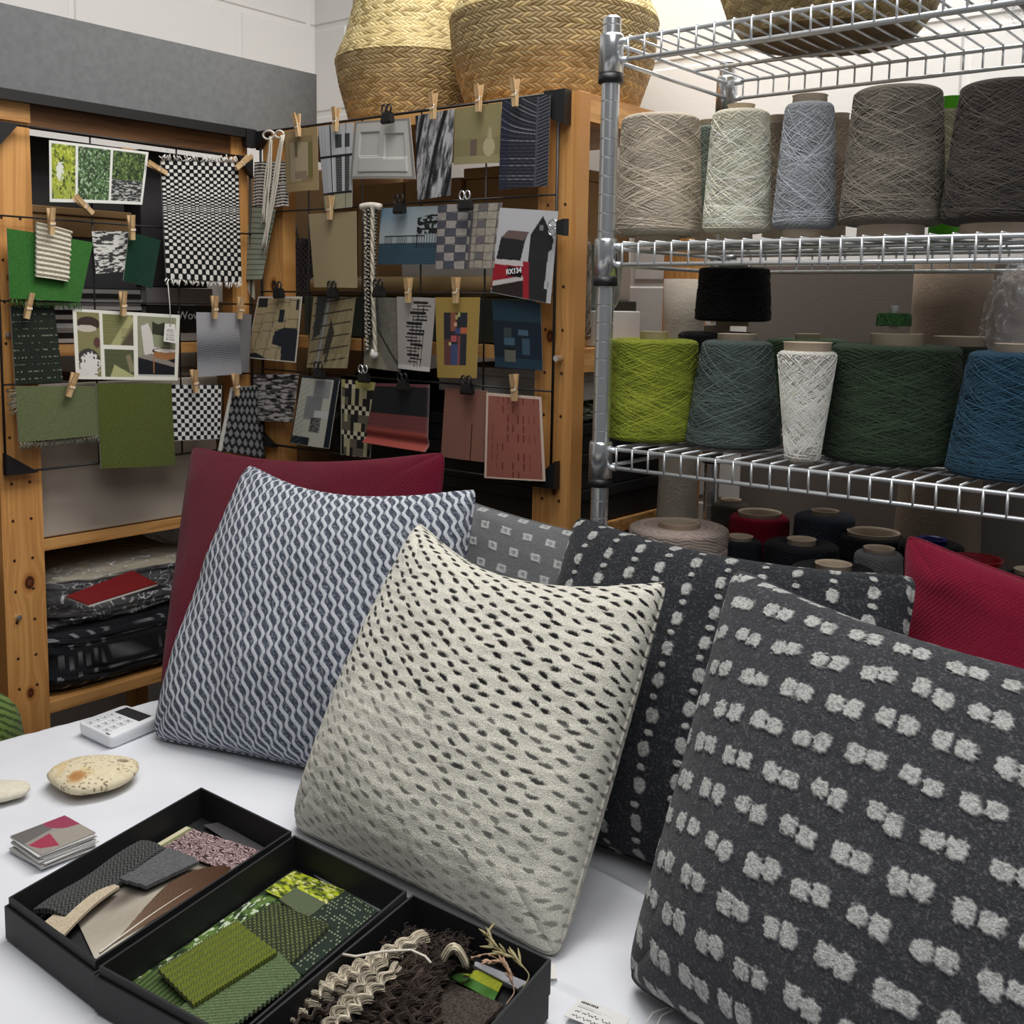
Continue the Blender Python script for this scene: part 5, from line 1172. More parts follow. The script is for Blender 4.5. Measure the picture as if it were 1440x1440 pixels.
bx('storage_box', 'dark grey flat box on top of the magazine pile', 'box', .975, 1.88, ztop+.0006, 1.19, 2.12, 1.478, plain('dark_grey_card', rgb(58, 58, 60), .7))
bx('cardboard_box', 'flat brown cardboard box under the garden photo strip', 'box', .965, 1.875, 1.4787, 1.175, 2.13, 1.530, 'brown', lid=.014)
bx('storage_box', 'charcoal upright box between the brown box and the checked weaving', 'box', 1.205, 1.885, 1.3927, 1.355, 2.12, 1.652, plain('charcoal_card', rgb(50, 48, 50), .7))
bx('storage_box', 'dark box with printed front beside the garden photo strip', 'box', .962, 1.90, 1.5307, 1.18, 2.12, 1.652, plain('near_black_card', rgb(36, 36, 38), .6))
struct_dash = lambda X, Y, Z: lay(lay(base(X, rgb(34, 36, 42)), fbm(X*9, Z*9, 3)*.5, rgb(20, 22, 26)), ((np.abs(frac((X+Y)*6+.5*np.floor(Z*3))-.5) < .13)*(np.abs(frac(Z*3.2)-.5) < .22)*(vn(X*20, Z*20, 3) > .25)), rgb(120, 122, 124))
T = thing('folded_throw', 'charcoal folded throw with pale flecks lowest on the left pine shelf', 'throw', (1.15, 2.02, .63))
blob('cloth', (1.155, 2.02, .632+.060), (.185, .15, .060), .07, 3, 7, struct_dash, 'wool', T, pw=.3, n=260, k=720)
T = thing('wrapped_textile', 'dark textile roll in crinkled clear plastic above the charcoal throw', 'textile', (1.15, 2.02, .785))
blob('cloth', (1.155, 2.02, .754+.054), (.178, .145, .054), .12, 3, 8, lambda X, Y, Z: lay(lay(base(X, rgb(46, 44, 46)), fbm(X*8, Z*8, 2)*.4, rgb(92, 88, 86)), Z > .55+.15*vn(X*5, Y*5, 2), rgb(168, 160, 140)), 'cloth', T, pw=.4)
blob('plastic_wrap', (1.155, 2.02, .754+.056), (.185, .152, .0565), .20, 5, 9, lambda X, Y, Z: None if False else base(X, (1, 1, 1)), 'film', T, pw=.4, label='crinkled clear plastic wrap')
T = thing('booklet', 'dark red booklet lying on the plastic wrapped textile', 'booklet', (1.1, 1.95, .91))
zq = .874
Q = [on(93, 838, 'z', zq), on(186, 802, 'z', zq), on(221, 820, 'z', zq), on(124, 850, 'z', zq)]
patch('cover', Q, 20, 20, lambda U, V: base(U, rgb(104, 10, 18)), None, (0, 0, -.0015), T, 'card'); patch('pages', [q+np.array([.001, 0, -.0018]) for q in Q], 6, 6, lambda U, V: base(U, rgb(200, 196, 190)), None, (0, 0, -.003), T, 'card')

# centre unit, upper shelf (z 1.30)
bx('storage_box', 'long dark green box on the upper corner shelf under the kraft roll', 'box', 1.475, 1.14, 1.302, 1.80, 1.73, 1.380, plain('dark_green_card', rgb(52, 62, 56), .7))
T = thing('paper_roll', 'roll of brown kraft paper lying across the corner shelf', 'paper roll', (1.495, 1.43, 1.381))
MB().tube([(1.497, 1.15, 1.400), (1.497, 1.72, 1.400)], .0195, 28).build('paper', 'kraft', T, smooth=True); MB().tube([(1.497, 1.7205, 1.400), (1.497, 1.722, 1.400)], .006, 12).build('tube_end', 'core', T, smooth=True)
bx('storage_box', 'white box behind the kraft paper roll on the corner shelf', 'box', 1.522, 1.155, 1.3807, 1.80, 1.50, 1.452, 'white')
bx('cardboard_box', 'brown cardboard box stacked behind the olive vase card', 'box', 1.530, 1.16, 1.4527, 1.80, 1.345, 1.615, 'brown', lid=.02)
bx('cardboard_box', 'brown cardboard box stacked behind the white relief card', 'box', 1.525, 1.352, 1.4527, 1.80, 1.495, 1.60, 'brown')
bx('cardboard_box', 'tall brown cardboard box behind the buff kraft card', 'box', 1.53, 1.505, 1.3807, 1.79, 1.63, 1.60, 'brown')
dots = lambda a, b_: (lambda X, Y, Z: lay(base(X, rgb(*a)), (((frac(np.arctan2(Y, X)*5)-.5)**2+(frac(Z*6+.5*(np.floor(np.arctan2(Y, X)*5) % 2))-.5)**2) < .07), rgb(*b_)))
bx('cardboard_box', 'big brown cardboard carton in the corner between the two pine units', 'box', 1.555, 1.83, 0, 1.95, 2.22, 1.365, 'brown')
bx('cardboard_box', 'brown cardboard box on top of the corner carton', 'box', 1.655, 1.84, 1.3656, 1.94, 2.20, 1.66, 'brown')
p1_, p2_ = on(404, 340, 'x', 1.59), on(430, 350, 'x', 1.60)
for (x, y, s, h, a, b_, lb) in ((1.59, p1_[1], .024, .090, (176, 176, 176), (30, 30, 34), 'white cloth pouch with black dots in the corner behind the pinboards'), (1.60, p2_[1], .026, .070, (110, 106, 108), (34, 32, 36), 'grey cloth pouch with dark spots in the corner behind the pinboards')):
    T = thing('cloth_pouch', lb, 'pouch', (x, y, 1.3655)); blob('cloth', (x, y, 1.3655+h), (s, s, h), .08, 3, 5, dots(a, b_), 'cloth', T, pw=.6, n=160, k=260)
cone_px(1.3015, 1.505, 0, 0, 803, 833, 806, 829, 478, 340, (128, 120, 108), 'taupe yarn cone on the corner shelf between pine post and chrome pole', seed=51, corer=.010, strands=50, k=120, n=110)
bx('storage_box', 'small white box beneath the grey green tub on the corner shelf', 'box', 1.548, 1.055, 1.3008, 1.68, 1.13, 1.362, 'white')
T = thing('tub', 'pale grey green tub on the small white box between chrome pole and pine post', 'tub', (1.60, 1.095, 1.363))
MB().lathe([(0, 0), (.030, 0), (.038, .012), (.043, .05), (.045, .11), (.047, .112), (.043, .112), (.040, .05), (.034, .014), (0, .01)], 1.602, 1.098, 1.363, 48).build('tub_body', plain('grey_green_ceramic', rgb(128, 138, 130), .5), T, smooth=True)
# centre unit, lower shelf (z .99)
bx('storage_box', 'black box at the bottom of the stack on the lower corner shelf', 'box', 1.475, 1.06, .992, 1.80, 1.40, 1.055, 'boxblack', lid=.02, group='black boxes on the lower corner shelf')
bx('storage_box', 'black box in the middle of the stack on the lower corner shelf', 'box', 1.472, 1.06, 1.0555, 1.80, 1.40, 1.118, 'boxblack', lid=.02, group='black boxes on the lower corner shelf')
bx('storage_box', 'black box topmost in the stack on the lower corner shelf', 'box', 1.474, 1.06, 1.1185, 1.80, 1.40, 1.17, 'boxblack', lid=.02, group='black boxes on the lower corner shelf')
T = thing('plastic_bag', 'clear bag with leafy green and black print between post and pole', 'bag', (1.55, 1.12, 1.171))
blob('bag', (1.60, 1.20, 1.171+.019), (.11, .13, .019), .3, 4, 6, lambda X, Y, Z: lay(lay(base(X, rgb(70, 80, 62)), fbm(X*9, Y*12+Z*3, 3) > .52, rgb(178, 184, 168)), fbm(X*8+4, Y*10, 8) > .58, rgb(24, 28, 24)), 'card', T, pw=.5)
bx('storage_box', 'white box with lid above the leafy bag on the lower corner shelf', 'box', 1.50, 1.06, 1.2095, 1.78, 1.38, 1.258, 'white', lid=.016)
T = thing('plastic_bag', 'crumpled black plastic bag behind the lowest row of cards', 'bag', (1.6, 1.58, .992))
blob('bag', (1.62, 1.565, .992+.12), (.14, .155, .12), .22, 3, 12, lambda X, Y, Z: base(X, rgb(30, 30, 32)), 'card', T, pw=.6)
for z in (.60,): MB().box(1.464, 1.05, z-.022, 1.83, 1.775, z).build('shelf_board', 'woody', CU_)
bx('cardboard_box', 'brown cardboard box below the black boxes behind the pine post', 'box', 1.475, 1.055, .602, 1.80, 1.30, .945, 'brown')
T = thing('plastic_bag', 'dark cloth in cloudy plastic beneath the salmon swatch', 'bag', (1.6, 1.5, .602))
blob('bag', (1.62, 1.53, .602+.17), (.14, .21, .17), .2, 4, 14, lambda X, Y, Z: lay(base(X, rgb(44, 46, 46)), fbm(X*12, Z*12, 3) > .6, rgb(92, 94, 92)), 'card', T, pw=.55)

# behind the chrome rack
T = thing('canvas_panel', 'tall taupe canvas panel leaning on the wall behind the chrome rack', 'panel', (1.93, .55, 0))
rbox('canvas', 1.925, .15, 0.0, 1.945, .97, 1.452, plain('taupe_canvas', rgb(100, 92, 86), .9, bump=(300, .4, .001)), T)
rbox('batten', 1.900, .545, 0, 1.924, .59, 1.452, 'woodz', T, label='pale pine batten')
def roll(x, y, r0, r1, h, c, lb, nm='fabric_roll'):
    T = thing(nm, lb, 'fabric roll', (x, y, 0)); m = MB(); pr = [(0, 0), (r0, 0)]+[(r0+(r1-r0)*t+.0015*math.sin(t*40), h*t) for t in np.linspace(0.02, 1, 20)]+[(r1*.5, h), (0, h)]
    m.lathe(pr, x, y, 0, 48).build('cloth', plain('roll_cloth', rgb(*c), .95, var=.08, varscale=40, bump=(220, .6, .0015)), T, smooth=True)
p = on(962, 430, 'x', 1.72); roll(1.72, p[1], .038, .036, 1.42, (150, 142, 130), 'upright roll of pale rough cloth behind the black spool')
p = on(1338, 430, 'x', 1.80); roll(1.80, p[1], .085, .058, 1.452, (128, 112, 96), 'upright tapering roll of tan cloth behind the green spool')
T = thing('plastic_bag', 'clear bag of pinkish yarn at the right edge above the blue cone', 'bag', (1.56, .33, SH[2]))
p = on(1442, 430, 'x', 1.56)
blob('yarn', (1.56, p[1], (SH[2]+1.424)/2), (.042, .045, (1.424-SH[2])/2), .1, 4, 15, lambda X, Y, Z: base(X, rgb(168, 158, 152)), 'cloth', T, pw=.7)
blob('plastic', (1.56, p[1], (SH[2]+1.43)/2), (.047, .050, (1.430-SH[2])/2), .2, 5, 16, lambda X, Y, Z: base(X, (1, 1, 1)), 'film', T, pw=.7, label='clear plastic')
T = cone_top(955, 738, 142, 1.40, (190, 172, 162), 'widest pale pink yarn cone wrapped in clear plastic on the bottom wire shelf', .03, 42, strands=40)
c0_ = WL[T.name]; blob('plastic_wrap', (c0_[0], c0_[1], c0_[2]+.062), (.079, .079, .060), .08, 5, 17, lambda X, Y, Z: base(X, (1, 1, 1)), 'film', T, pw=.8, label='clear plastic wrap')
T = thing('plastic_box', 'clear plastic box at the top right corner on the topmost wire shelf', 'box', (1.45, .36, SH[0]))
p = on(1440, 8, 'x', 1.46)
rbox('body', 1.33, p[1]-.24, SH[0]+.001, 1.60, p[1]+.035, SH[0]+.12, 'film', T, .008); rbox('contents', 1.35, p[1]-.22, SH[0]+.003, 1.58, p[1]+.01, SH[0]+.07, plain('grey_felt', rgb(130, 128, 124), .9), T, .008)

# ================================================================== on the table
ZT = TZ+.0015
# card reader
T = thing('card_reader', 'white card reader with dark screen beside the blue grey cushion', 'card reader', on(165, 1028, 'z', ZT))
A = [on(*q, 'z', ZT+.019) for q in ((109, 1015), (176, 990.5), (224, 1007), (156, 1037))]
def fr(u, v, z): return A[0]*(1-u)*(1-v)+A[1]*u*(1-v)+A[2]*u*v+A[3]*(1-u)*v+np.array([0, 0, z])
V = []; N2 = 28; rc = .10
def rr_pts(ins):
    out = []
    for (cx_, cy_, a0) in ((1-rc, 1-rc, 0), (rc, 1-rc, PI/2), (rc, rc, PI), (1-rc, rc, 1.5*PI)):
        for q in range(7):
            a = a0+q*PI/12; out.append((.5+(cx_+rc*math.cos(a)-.5)*(1-ins), .5+(cy_+rc*math.sin(a)-.5)*(1-ins)))
    return out
for ins, z in ((.9999, -.019), (.08, -.019), (.02, -.015), (.0, -.006), (.0, -.003), (.012, -.0008), (.04, 0), (.9999, 0)):
    V += [fr(u, v, z) for u, v in rr_pts(ins)]
link('body', np.array(V), gridf(8, 28, True), 'wplastic', T, None, True)
def flat(u0, v0, u1, v1, z, h, nm, mat, lb=None):
    P = [fr(u0, v0, z), fr(u1, v0, z), fr(u1, v1, z), fr(u0, v1, z)]
    return MB().hexa(P+[q+np.array([0, 0, h]) for q in P]).build(nm, mat, T, label=lb)
flat(.66, .16, .92, .88, 0.0001, .0006, 'screen', 'ink', 'dark screen')
MT['markgrey'] = plain('mark_grey', rgb(120, 120, 124), .6); MT['key'] = plain('key_grey', rgb(206, 208, 212), .4)
for i in range(4):
    for j in range(3):
        k = flat(.07+i*.145, .14+j*.24, .17+i*.145, .31+j*.24, .0001, .0005, 'key', 'key')
        Q = [fr(.105+i*.145, .20+j*.24, .0007), fr(.135+i*.145, .20+j*.24, .0007), fr(.135+i*.145, .25+j*.24, .0007), fr(.105+i*.145, .25+j*.24, .0007)]
        WL[k.name] = (Q[0]+Q[2])/2*0+np.array(k.location)+WL[T.name]
        MB().hexa(Q+[q+np.array([0, 0, .0002]) for q in Q]).build('key_mark', 'markgrey', k)
flat(.03, .80, .055, .90, .0002, .0003, 'front_mark', 'ink')
# pebbles
def pebble(px, py, w, d, h, rot, seed, paint, label, hole=None):
    c = on(px, py, 'z', ZT+h*.5); T = thing('pebble', label, 'pebble', (c[0], c[1], ZT))
    k, n = 160, 100; th = np.linspace(0, 2*PI, k, endpoint=False); ph = np.linspace(-PI/2, PI/2, n); TH, PH = np.meshgrid(th, ph)
    X, Y, Z = np.cos(PH)**.8*np.cos(TH), np.cos(PH)**.8*np.sin(TH), np.sin(PH)
    R = 1+.22*(vn(np.cos(TH)*1.3+3, np.sin(TH)*1.3+4, seed)-.5)+.04*(fbm(X*6, Y*6, seed, 3)-.5)
    ca, sa = math.cos(rot), math.sin(rot); x, y = X*R*w/2, Y*R*d/2
    zz = Z*h/2*(1+.1*(vn(X*3, Y*3, seed)-.5))
    if hole is not None:
        q = np.hypot((X-hole[0])/.13, (Y-hole[1])/.11); zz = zz-(Z > 0)*h*.55*sst(1.1, .5, q)
    P = np.stack([c[0]+x*ca-y*sa, c[1]+x*sa+y*ca, ZT+h/2+zz], -1)
    link('stone', P.reshape(-1, 3), gridf(n, k, True)[:, ::-1], 'pebble', T, np.clip(paint(X, Y, Z), 0, 1).reshape(-1, 3), True)
MT['pebble'] = attr('pebble_stone', .75, (220, .3, .0008), .06, 160)
hp = (.55, .35)
def pb(X, Y, Z):
    C = base(X, rgb(214, 202, 172)); lay(C, sst(.5, .75, fbm(X*3, Y*3, 3))*.5, rgb(200, 172, 120)); lay(C, (vn(X*26, Y*30, 5) > .80)*(vn(X*4, Y*4, 7) > .4), rgb(120, 104, 80)); lay(C, sst(.3, .1, np.hypot(X+.15, Y+.62))*.8, rgb(160, 104, 50)); lay(C, sst(1.15, .8, np.hypot((X-hp[0])/.13, (Y-hp[1])/.11))*.75, rgb(104, 88, 64)); lay(C, sst(-.1, -.5, Z)*.3, rgb(190, 168, 128)); return C
pebble(131, 1088, .112, .100, .028, yaw-PI/2, 5, pb, 'large cream pebble with a hole and ochre stain on the tablecloth', hole=hp)
pebble(3, 1112, .062, .05, .018, yaw-PI/2, 8, lambda X, Y, Z: lay(base(X, rgb(214, 208, 190)), vn(X*9, Y*9, 2)*.2, rgb(196, 186, 160)), 'small pale pebble cut by the left edge')
# stack of square cards
zc = ZT; P0 = [on(*q, 'z', ZT+.019) for q in ((22, 1170), (85, 1146), (128, 1171), (68, 1203))]
cc = sum(P0)/4; g = np.random.default_rng(5)
e_u = (P0[1]-P0[0]); e_u /= np.linalg.norm(e_u); e_v = np.array([e_u[1], -e_u[0], 0]); 
if e_v@(P0[3]-P0[0]) < 0: e_v = -e_v
def topcard(U, V):
    C = base(U, rgb(150, 144, 138)); poly(C, U, V, [(0, 0), (.75, 0), (.6, .3), (.0, .45)], rgb(104, 100, 98)); ell(C, U, V, .95, .12, .38, .38, rgb(150, 58, 84)); poly(C, U, V, [(.5, .42), (1, .5), (1, 1), (.2, 1)], rgb(158, 150, 140)); poly(C, U, V, [(0.02, .55), (.48, .42), (.36, .95), (.1, .8)], rgb(160, 52, 78)); lay(C, vn(U*60, V*60, 3)*.2, rgb(90, 88, 86)); return C
words = ['bottom', 'second', 'third', 'fourth', 'fifth', 'sixth', 'seventh', 'eighth', 'ninth', 'tenth', 'eleventh']
for k in range(12):
    a = g.uniform(-.10, .10) if k < 11 else 0; ex = e_u*math.cos(a)+e_v*math.sin(a); ey = -e_u*math.sin(a)+e_v*math.cos(a); c_ = cc*1.0; c_[2] = zc+.0013; c_ = c_+e_u*g.uniform(-.002, .002)+e_v*g.uniform(-.002, .002); s = .0325
    lb = 'small square card with grey and crimson print, topmost of its stack' if k == 11 else ('lowest pale card of the small square stack beside the pebbles' if k == 0 else words[k]+' card up in the small square stack beside the pebbles')
    T = thing('square_card', lb, 'card', (c_[0], c_[1], zc), 'small square cards in a stack')
    Pk = [c_-ex*s-ey*s, c_+ex*s-ey*s, c_+ex*s+ey*s, c_-ex*s+ey*s]
    tn = (188, 184, 182) if k % 2 else (206, 204, 200)
    patch('paper', Pk, 70 if k == 11 else 4, 70 if k == 11 else 4, topcard if k == 11 else (lambda U, V, tn=tn: base(U, rgb(*tn))), None, (0, 0, -.0011), T, 'card', back=(.8, .79, .78)); zc += .0015
# black sample boxes
def tray(T, nm, Q, z0, z1, ins, w=.0024):
    """open box whose rim follows the quad Q (left, far, right, near), pushed in by ins"""
    def inset(d):
        c = sum(Q)/4; out = []
        for i in range(4):
            e1, e2 = Q[(i+1) % 4]-Q[i], Q[i-1]-Q[i]; e1 = e1/np.linalg.norm(e1); e2 = e2/np.linalg.norm(e2)
            sn = abs(e1[0]*e2[1]-e1[1]*e2[0]); out.append(Q[i]+(e1+e2)*d/sn)
        return out
    A, B = inset(ins), inset(ins+w); up = lambda P, z: [np.array([p[0], p[1], z]) for p in P]
    V = up(A, z0)+up(A, z1)+up(B, z1)+up(B, z0+w); Fq = [(0, 1, 2, 3)]
    for l in range(3):
        for i in range(4): j = (i+1) % 4; Fq.append((l*4+i, l*4+4+i, l*4+4+j, l*4+j))
    Fq.append((15, 14, 13, 12))
    return MB().add(V, Fq).build(nm, 'boxblack', T)
BL_ = ['open black box nearest the pebbles, holding the feather and grey swatches', 'middle open black box, holding the green swatches', 'open black box beside the cream cushion, holding curly fleece and grasses']
for k, (qs, lh, rh) in enumerate((([(12, 1262), (283, 1107), (410, 1169), (134, 1352)], .033, .0415), ([(139, 1359), (414, 1174), (572, 1253), (329, 1462)], .033, .0415), ([(318, 1475), (581, 1257), (775, 1349), (545, 1610)], .022, .055))):
    Q = [on(*q, 'z', ZT+rh) for q in qs]
    T = thing('sample_box', BL_[k], 'box', (*((Q[0]+Q[2])/2)[:2], ZT), 'open black sample boxes')
    tray(T, 'outer_lid', Q, ZT, ZT+lh, -.0032 if k < 2 else .001); tray(T, 'inner_tray', Q, ZT+.0028 if k < 2 else ZT+lh+.0006, ZT+rh, 0.0)
ZB = ZT+.0062
def swatch(nm, label, cat, z, q, paint, mat='wool', th=.003, bumpd=None, group=None, res=1.3):
    Pq = [on(*p, 'z', z) for p in q]
    T = thing(nm, label, cat, (sum(Pq)/4)-np.array([0, 0, th]), group)
    w = np.hypot(q[1][0]-q[0][0], q[1][1]-q[0][1]); h = np.hypot(q[3][0]-q[0][0], q[3][1]-q[0][1])
    patch('fabric' if mat != 'card' else 'print', Pq, int(max(w, 12)*res)+2, int(max(h, 12)*res)+2, paint, bumpd, (0, 0, -th), T, mat)
    return T
GS1, GS2 = 'samples in the first black box', 'samples in the middle black box'
def furph(U, V):
    C = base(U, rgb(178, 170, 156)); lay(C, fbm(U*5, V*7, 3, 3)*.5, rgb(136, 126, 114)); lay(C, vn(U*90, V*50, 5)*.12, rgb(120, 110, 100)); lay(C, sst(.3, 0, np.hypot((U-.35)*1, (V-.35)*1.6))*.7, rgb(70, 62, 58)); lay(C, sst(.5, 1, U)*.5, rgb(104, 92, 80)); lay(C, sst(.7, 1, V)*.6, rgb(196, 190, 176)); return C
ZI = ZT+.0055
swatch('photo_card', 'soft focus photo of pale animal fur lying in the first black box', 'photo card', ZI+.002, [(98, 1272), (262, 1186), (352, 1222), (134, 1350)], furph, 'card', .001)
swatch('print_card', 'dark grey card at the far end of the first black box', 'card', ZI+.0045, [(286, 1160), (308, 1156), (374, 1193), (350, 1202)], lambda U, V: base(U, rgb(76, 74, 76)), 'card', .001)
def twigs(U, V):
    C = base(U, rgb(60, 40, 44)); a = np.abs(fbm(U*9, V*16, 3, 2)-.5); lay(C, sst(.06, .02, np.abs(frac(fbm(U*7, V*9, 5, 2)*9)-.5)-.18), rgb(178, 154, 152)); lay(C, U < .06, rgb(196, 190, 160)); lay(C, (U > .06)*(U < .1), rgb(120, 122, 84)); return C
swatch('photo_card', 'photo card of pinkish tangled twigs at the far end of the first black box', 'photo card', ZI+.0075, [(262, 1162), (368, 1197), (326, 1226), (218, 1188)], twigs, 'card', .001)
swatch('fabric_swatch', 'charcoal herringbone strip along the left side of the first black box', 'fabric swatch', ZI+.0135, [(186, 1184), (232, 1192), (94, 1292), (46, 1280)], herring((88, 90, 88), (30, 32, 32), 5, 26, .9, 1.2), th=.005, bumpd=lambda U, V: .005*np.sin(PI*U)+.0015*np.sin(V*9))
swatch('fabric_swatch', 'fluffy mid grey felt beside the charcoal herringbone strip', 'fabric swatch', ZI+.0125, [(236, 1192), (280, 1211), (205, 1246), (164, 1236)], felt((104, 104, 106), (50, 52, 56), 26), th=.004, bumpd=lambda U, V: .003*fbm(U*12, V*12, 3, 3)*np.clip(8*U*(1-U), 0, 1))
swatch('felt_strip', 'cream felt strip lying across the fur photo in the first black box', 'felt', ZI+.0125, [(150, 1240), (168, 1246), (90, 1314), (58, 1300)], felt((196, 182, 158), (170, 152, 126), 40), th=.003, bumpd=lambda U, V: .004*np.sin(PI*V))
# feather
T = thing('feather', 'brown feather with pale quill in the first black box', 'feather', on(240, 1285, 'z', ZI+.016))
n, m_ = 180, 50; t_ = np.linspace(0, 1, n); s_ = np.linspace(-1, 1, m_)
zf = lambda t: ZI+.0115+.010*np.sin(PI*t)
quill = np.array([on(140+(320-140)*t, 1342+(1222-1342)*t-5*math.sin(PI*t), 'z', zf(t)) for t in t_])
dirq = np.gradient(quill, axis=0); dirq /= np.linalg.norm(dirq, axis=1)[:, None]; nq = np.stack([-dirq[:, 1], dirq[:, 0], 0*t_], -1)
wl = .031*np.sin(PI*np.clip((t_-.10)/.93, 0, 1)**1.5)**.7; wr_ = .010*np.sin(PI*np.clip((t_-.10)/.93, 0, 1)**1.4)**.7
S, TT = np.meshgrid(s_, t_); W = np.where(S > 0, wl[:, None], wr_[:, None])
raw = h2(np.floor(TT*170), 0*S, 3)*.07
P = quill[:, None, :]+nq[:, None, :]*(S*W*(1-raw*np.abs(S)))[..., None]+dirq[:, None, :]*(np.abs(S)*W*.8)[..., None]; P[..., 2] += .002*(1-np.abs(S))
C = base(S, rgb(128, 108, 90)); lay(C, TT, rgb(70, 44, 28)); lay(C, vn(TT*260-np.abs(S)*20, S*2, 4)*.3, rgb(60, 44, 34)); lay(C, sst(.4, 0, TT)*.5, rgb(168, 154, 136))
Pk = P-np.array([0, 0, .0004]); G = gridf(n, m_)
link('vane', np.vstack([P.reshape(-1, 3), Pk.reshape(-1, 3)]), np.vstack([G, G[:, ::-1]+n*m_]), 'cloth', T, np.vstack([C.reshape(-1, 3)]*2), True)
MB().tube(quill+np.array([0, 0, .0015]), np.linspace(.0011, .0003, n), 6).build('quill', 'cream', T, smooth=True)
# middle box
leafp = foliage(31, (38, 60, 26), (86, 112, 50), (186, 196, 170), 16)
swatch('photo_card', 'photo card of dense foliage under the green swatches in the middle black box', 'photo card', ZI+.002, [(404, 1230), (480, 1262), (262, 1430), (180, 1385)], leafp, 'card', .001)
swatch('print_card', 'plain grey card at the far end of the middle black box', 'card', ZI+.004, [(436, 1226), (446, 1224), (538, 1278), (522, 1288)], lambda U, V: base(U, rgb(122, 128, 124)), 'card', .001)
swatch('photo_card', 'yellow green photo card of blossom in the middle black box', 'photo card', ZI+.0055, [(414, 1224), (486, 1252), (444, 1284), (372, 1252)], foliage(33, (96, 110, 20), (170, 182, 40), (206, 204, 140), 10), 'card', .001)
def dotsw(U, V):
    C = base(U, rgb(36, 50, 40)); lay(C, fbm(U*40, V*60, 3)*.5, rgb(20, 28, 24)); i, j = np.floor(U*14), np.floor(V*24); lay(C, (h2(i, j, 3) > .5)*(np.hypot(frac(U*14)-.5, frac(V*24)-.5) < .25), rgb(138, 146, 118)); return C
swatch('fabric_swatch', 'very dark green flecked swatch at the right of the middle black box', 'fabric swatch', ZI+.0095, [(486, 1252), (532, 1281), (426, 1370), (368, 1336)], dotsw, th=.003)
swatch('fabric_swatch', 'small grey green herringbone swatch in the middle black box', 'fabric swatch', ZI+.0095, [(416, 1248), (458, 1270), (432, 1292), (392, 1264)], herring((112, 122, 92), (50, 60, 40), 6, 16), th=.003)
def lattice(U, V):
    C = base(U, rgb(44, 52, 30)); a, b_ = frac(U*12+V*9), frac(U*12-V*9); lay(C, (np.abs(a-.5) < .2)*(np.abs(b_-.5) < .25), rgb(112, 124, 72)); lay(C, vn(U*70, V*70, 3)*.3, rgb(28, 34, 20)); return C
swatch('fabric_swatch', 'dark olive lattice weave swatch in the centre of the middle black box', 'fabric swatch', ZI+.0135, [(384, 1268), (464, 1300), (410, 1354), (330, 1306)], lattice, th=.0035, bumpd=lambda U, V: .0006*np.sin(U*75)*np.sin(V*60))
swatch('fabric_swatch', 'grass green ribbed swatch at the near end of the middle black box', 'fabric swatch', ZI+.010, [(188, 1380), (236, 1354), (280, 1408), (234, 1428)], lambda U, V: lay(base(U, rgb(76, 98, 48)), sst(.3, .7, .5+.5*np.sin(2*PI*(V*11+U*2)))*.7, rgb(34, 48, 26)), th=.003)
swatch('fabric_swatch', 'light sage diagonal ribbed swatch at the right of the middle black box', 'fabric swatch', ZI+.0155, [(392, 1338), (424, 1372), (300, 1462), (226, 1430)], lambda U, V: lay(base(U, rgb(116, 134, 94)), sst(.4, .8, .5+.5*np.sin(2*PI*(V*20+U*9)))*.7, rgb(58, 72, 48)), th=.0035, bumpd=lambda U, V: .0009*np.sin(2*PI*(V*20+U*9)))
swatch('fabric_swatch', 'olive green zigzag weave swatch lying topmost in the middle black box', 'fabric swatch', ZI+.0205, [(332, 1294), (390, 1338), (272, 1412), (222, 1362)], herring((118, 128, 44), (58, 68, 24), 8, 30, .8), th=.004, bumpd=lambda U, V: .0008*np.sin(2*PI*(V*30+np.abs(frac(U*8)-.5)*2)))
# third box: fleece, skein, grasses
ZI += .021; ZB += .021
swatch('fabric_swatch', 'dark brown marled knit swatch in the black box with the fleece', 'fabric swatch', ZI+.0105, [(622, 1376), (708, 1412), (640, 1480), (548, 1440)], lambda U, V: lay(lay(base(U, rgb(78, 68, 60)), sst(.45, .6, fbm(U*50, V*50, 3))*.7, rgb(38, 32, 28)), (np.sin(V*180) > .3)*.4, rgb(40, 34, 32)), th=.004)
swatch('photo_card', 'bright green and yellow photo card under the grasses', 'photo card', ZI+.0055, [(630, 1372), (672, 1364), (708, 1380), (694, 1408)], lambda U, V: lay(lay(base(U, rgb(60, 112, 40)), U > .45, rgb(166, 168, 30)), fbm(U*14, V*14, 3)*.4, rgb(60, 90, 30)), 'card', .001)
swatch('print_card', 'narrow silver grey card beside the grasses', 'card', ZI+.008, [(662, 1355), (670, 1352), (742, 1381), (728, 1390)], lambda U, V: base(U, rgb(150, 150, 156)), 'card', .001)
def curl(m, p, q, z0, z1, amp, wl_, r, c, g, drop=0.0):
    n = 30; t = np.linspace(0, 1, n); ph = g.uniform(0, 6)
    P = np.array([on(p[0]+(q[0]-p[0])*s, p[1]+(q[1]-p[1])*s, 'z', z0+(z1-z0)*s+drop*math.sin(PI*s)) for s in t])
    d = P[-1]-P[0]; L = np.linalg.norm(d); d /= L; sd = np.cross(d, [0, 0, 1]); sd /= np.linalg.norm(sd)
    a = 2*PI*t*L/wl_+ph; P = P+sd*(amp*np.sin(a))[:, None]+np.array([0, 0, 1])*(amp*.6*np.cos(a))[:, None]
    P[:, 2] = np.maximum(P[:, 2], ZB+.002)
    m.tube(P, r, 4, c)
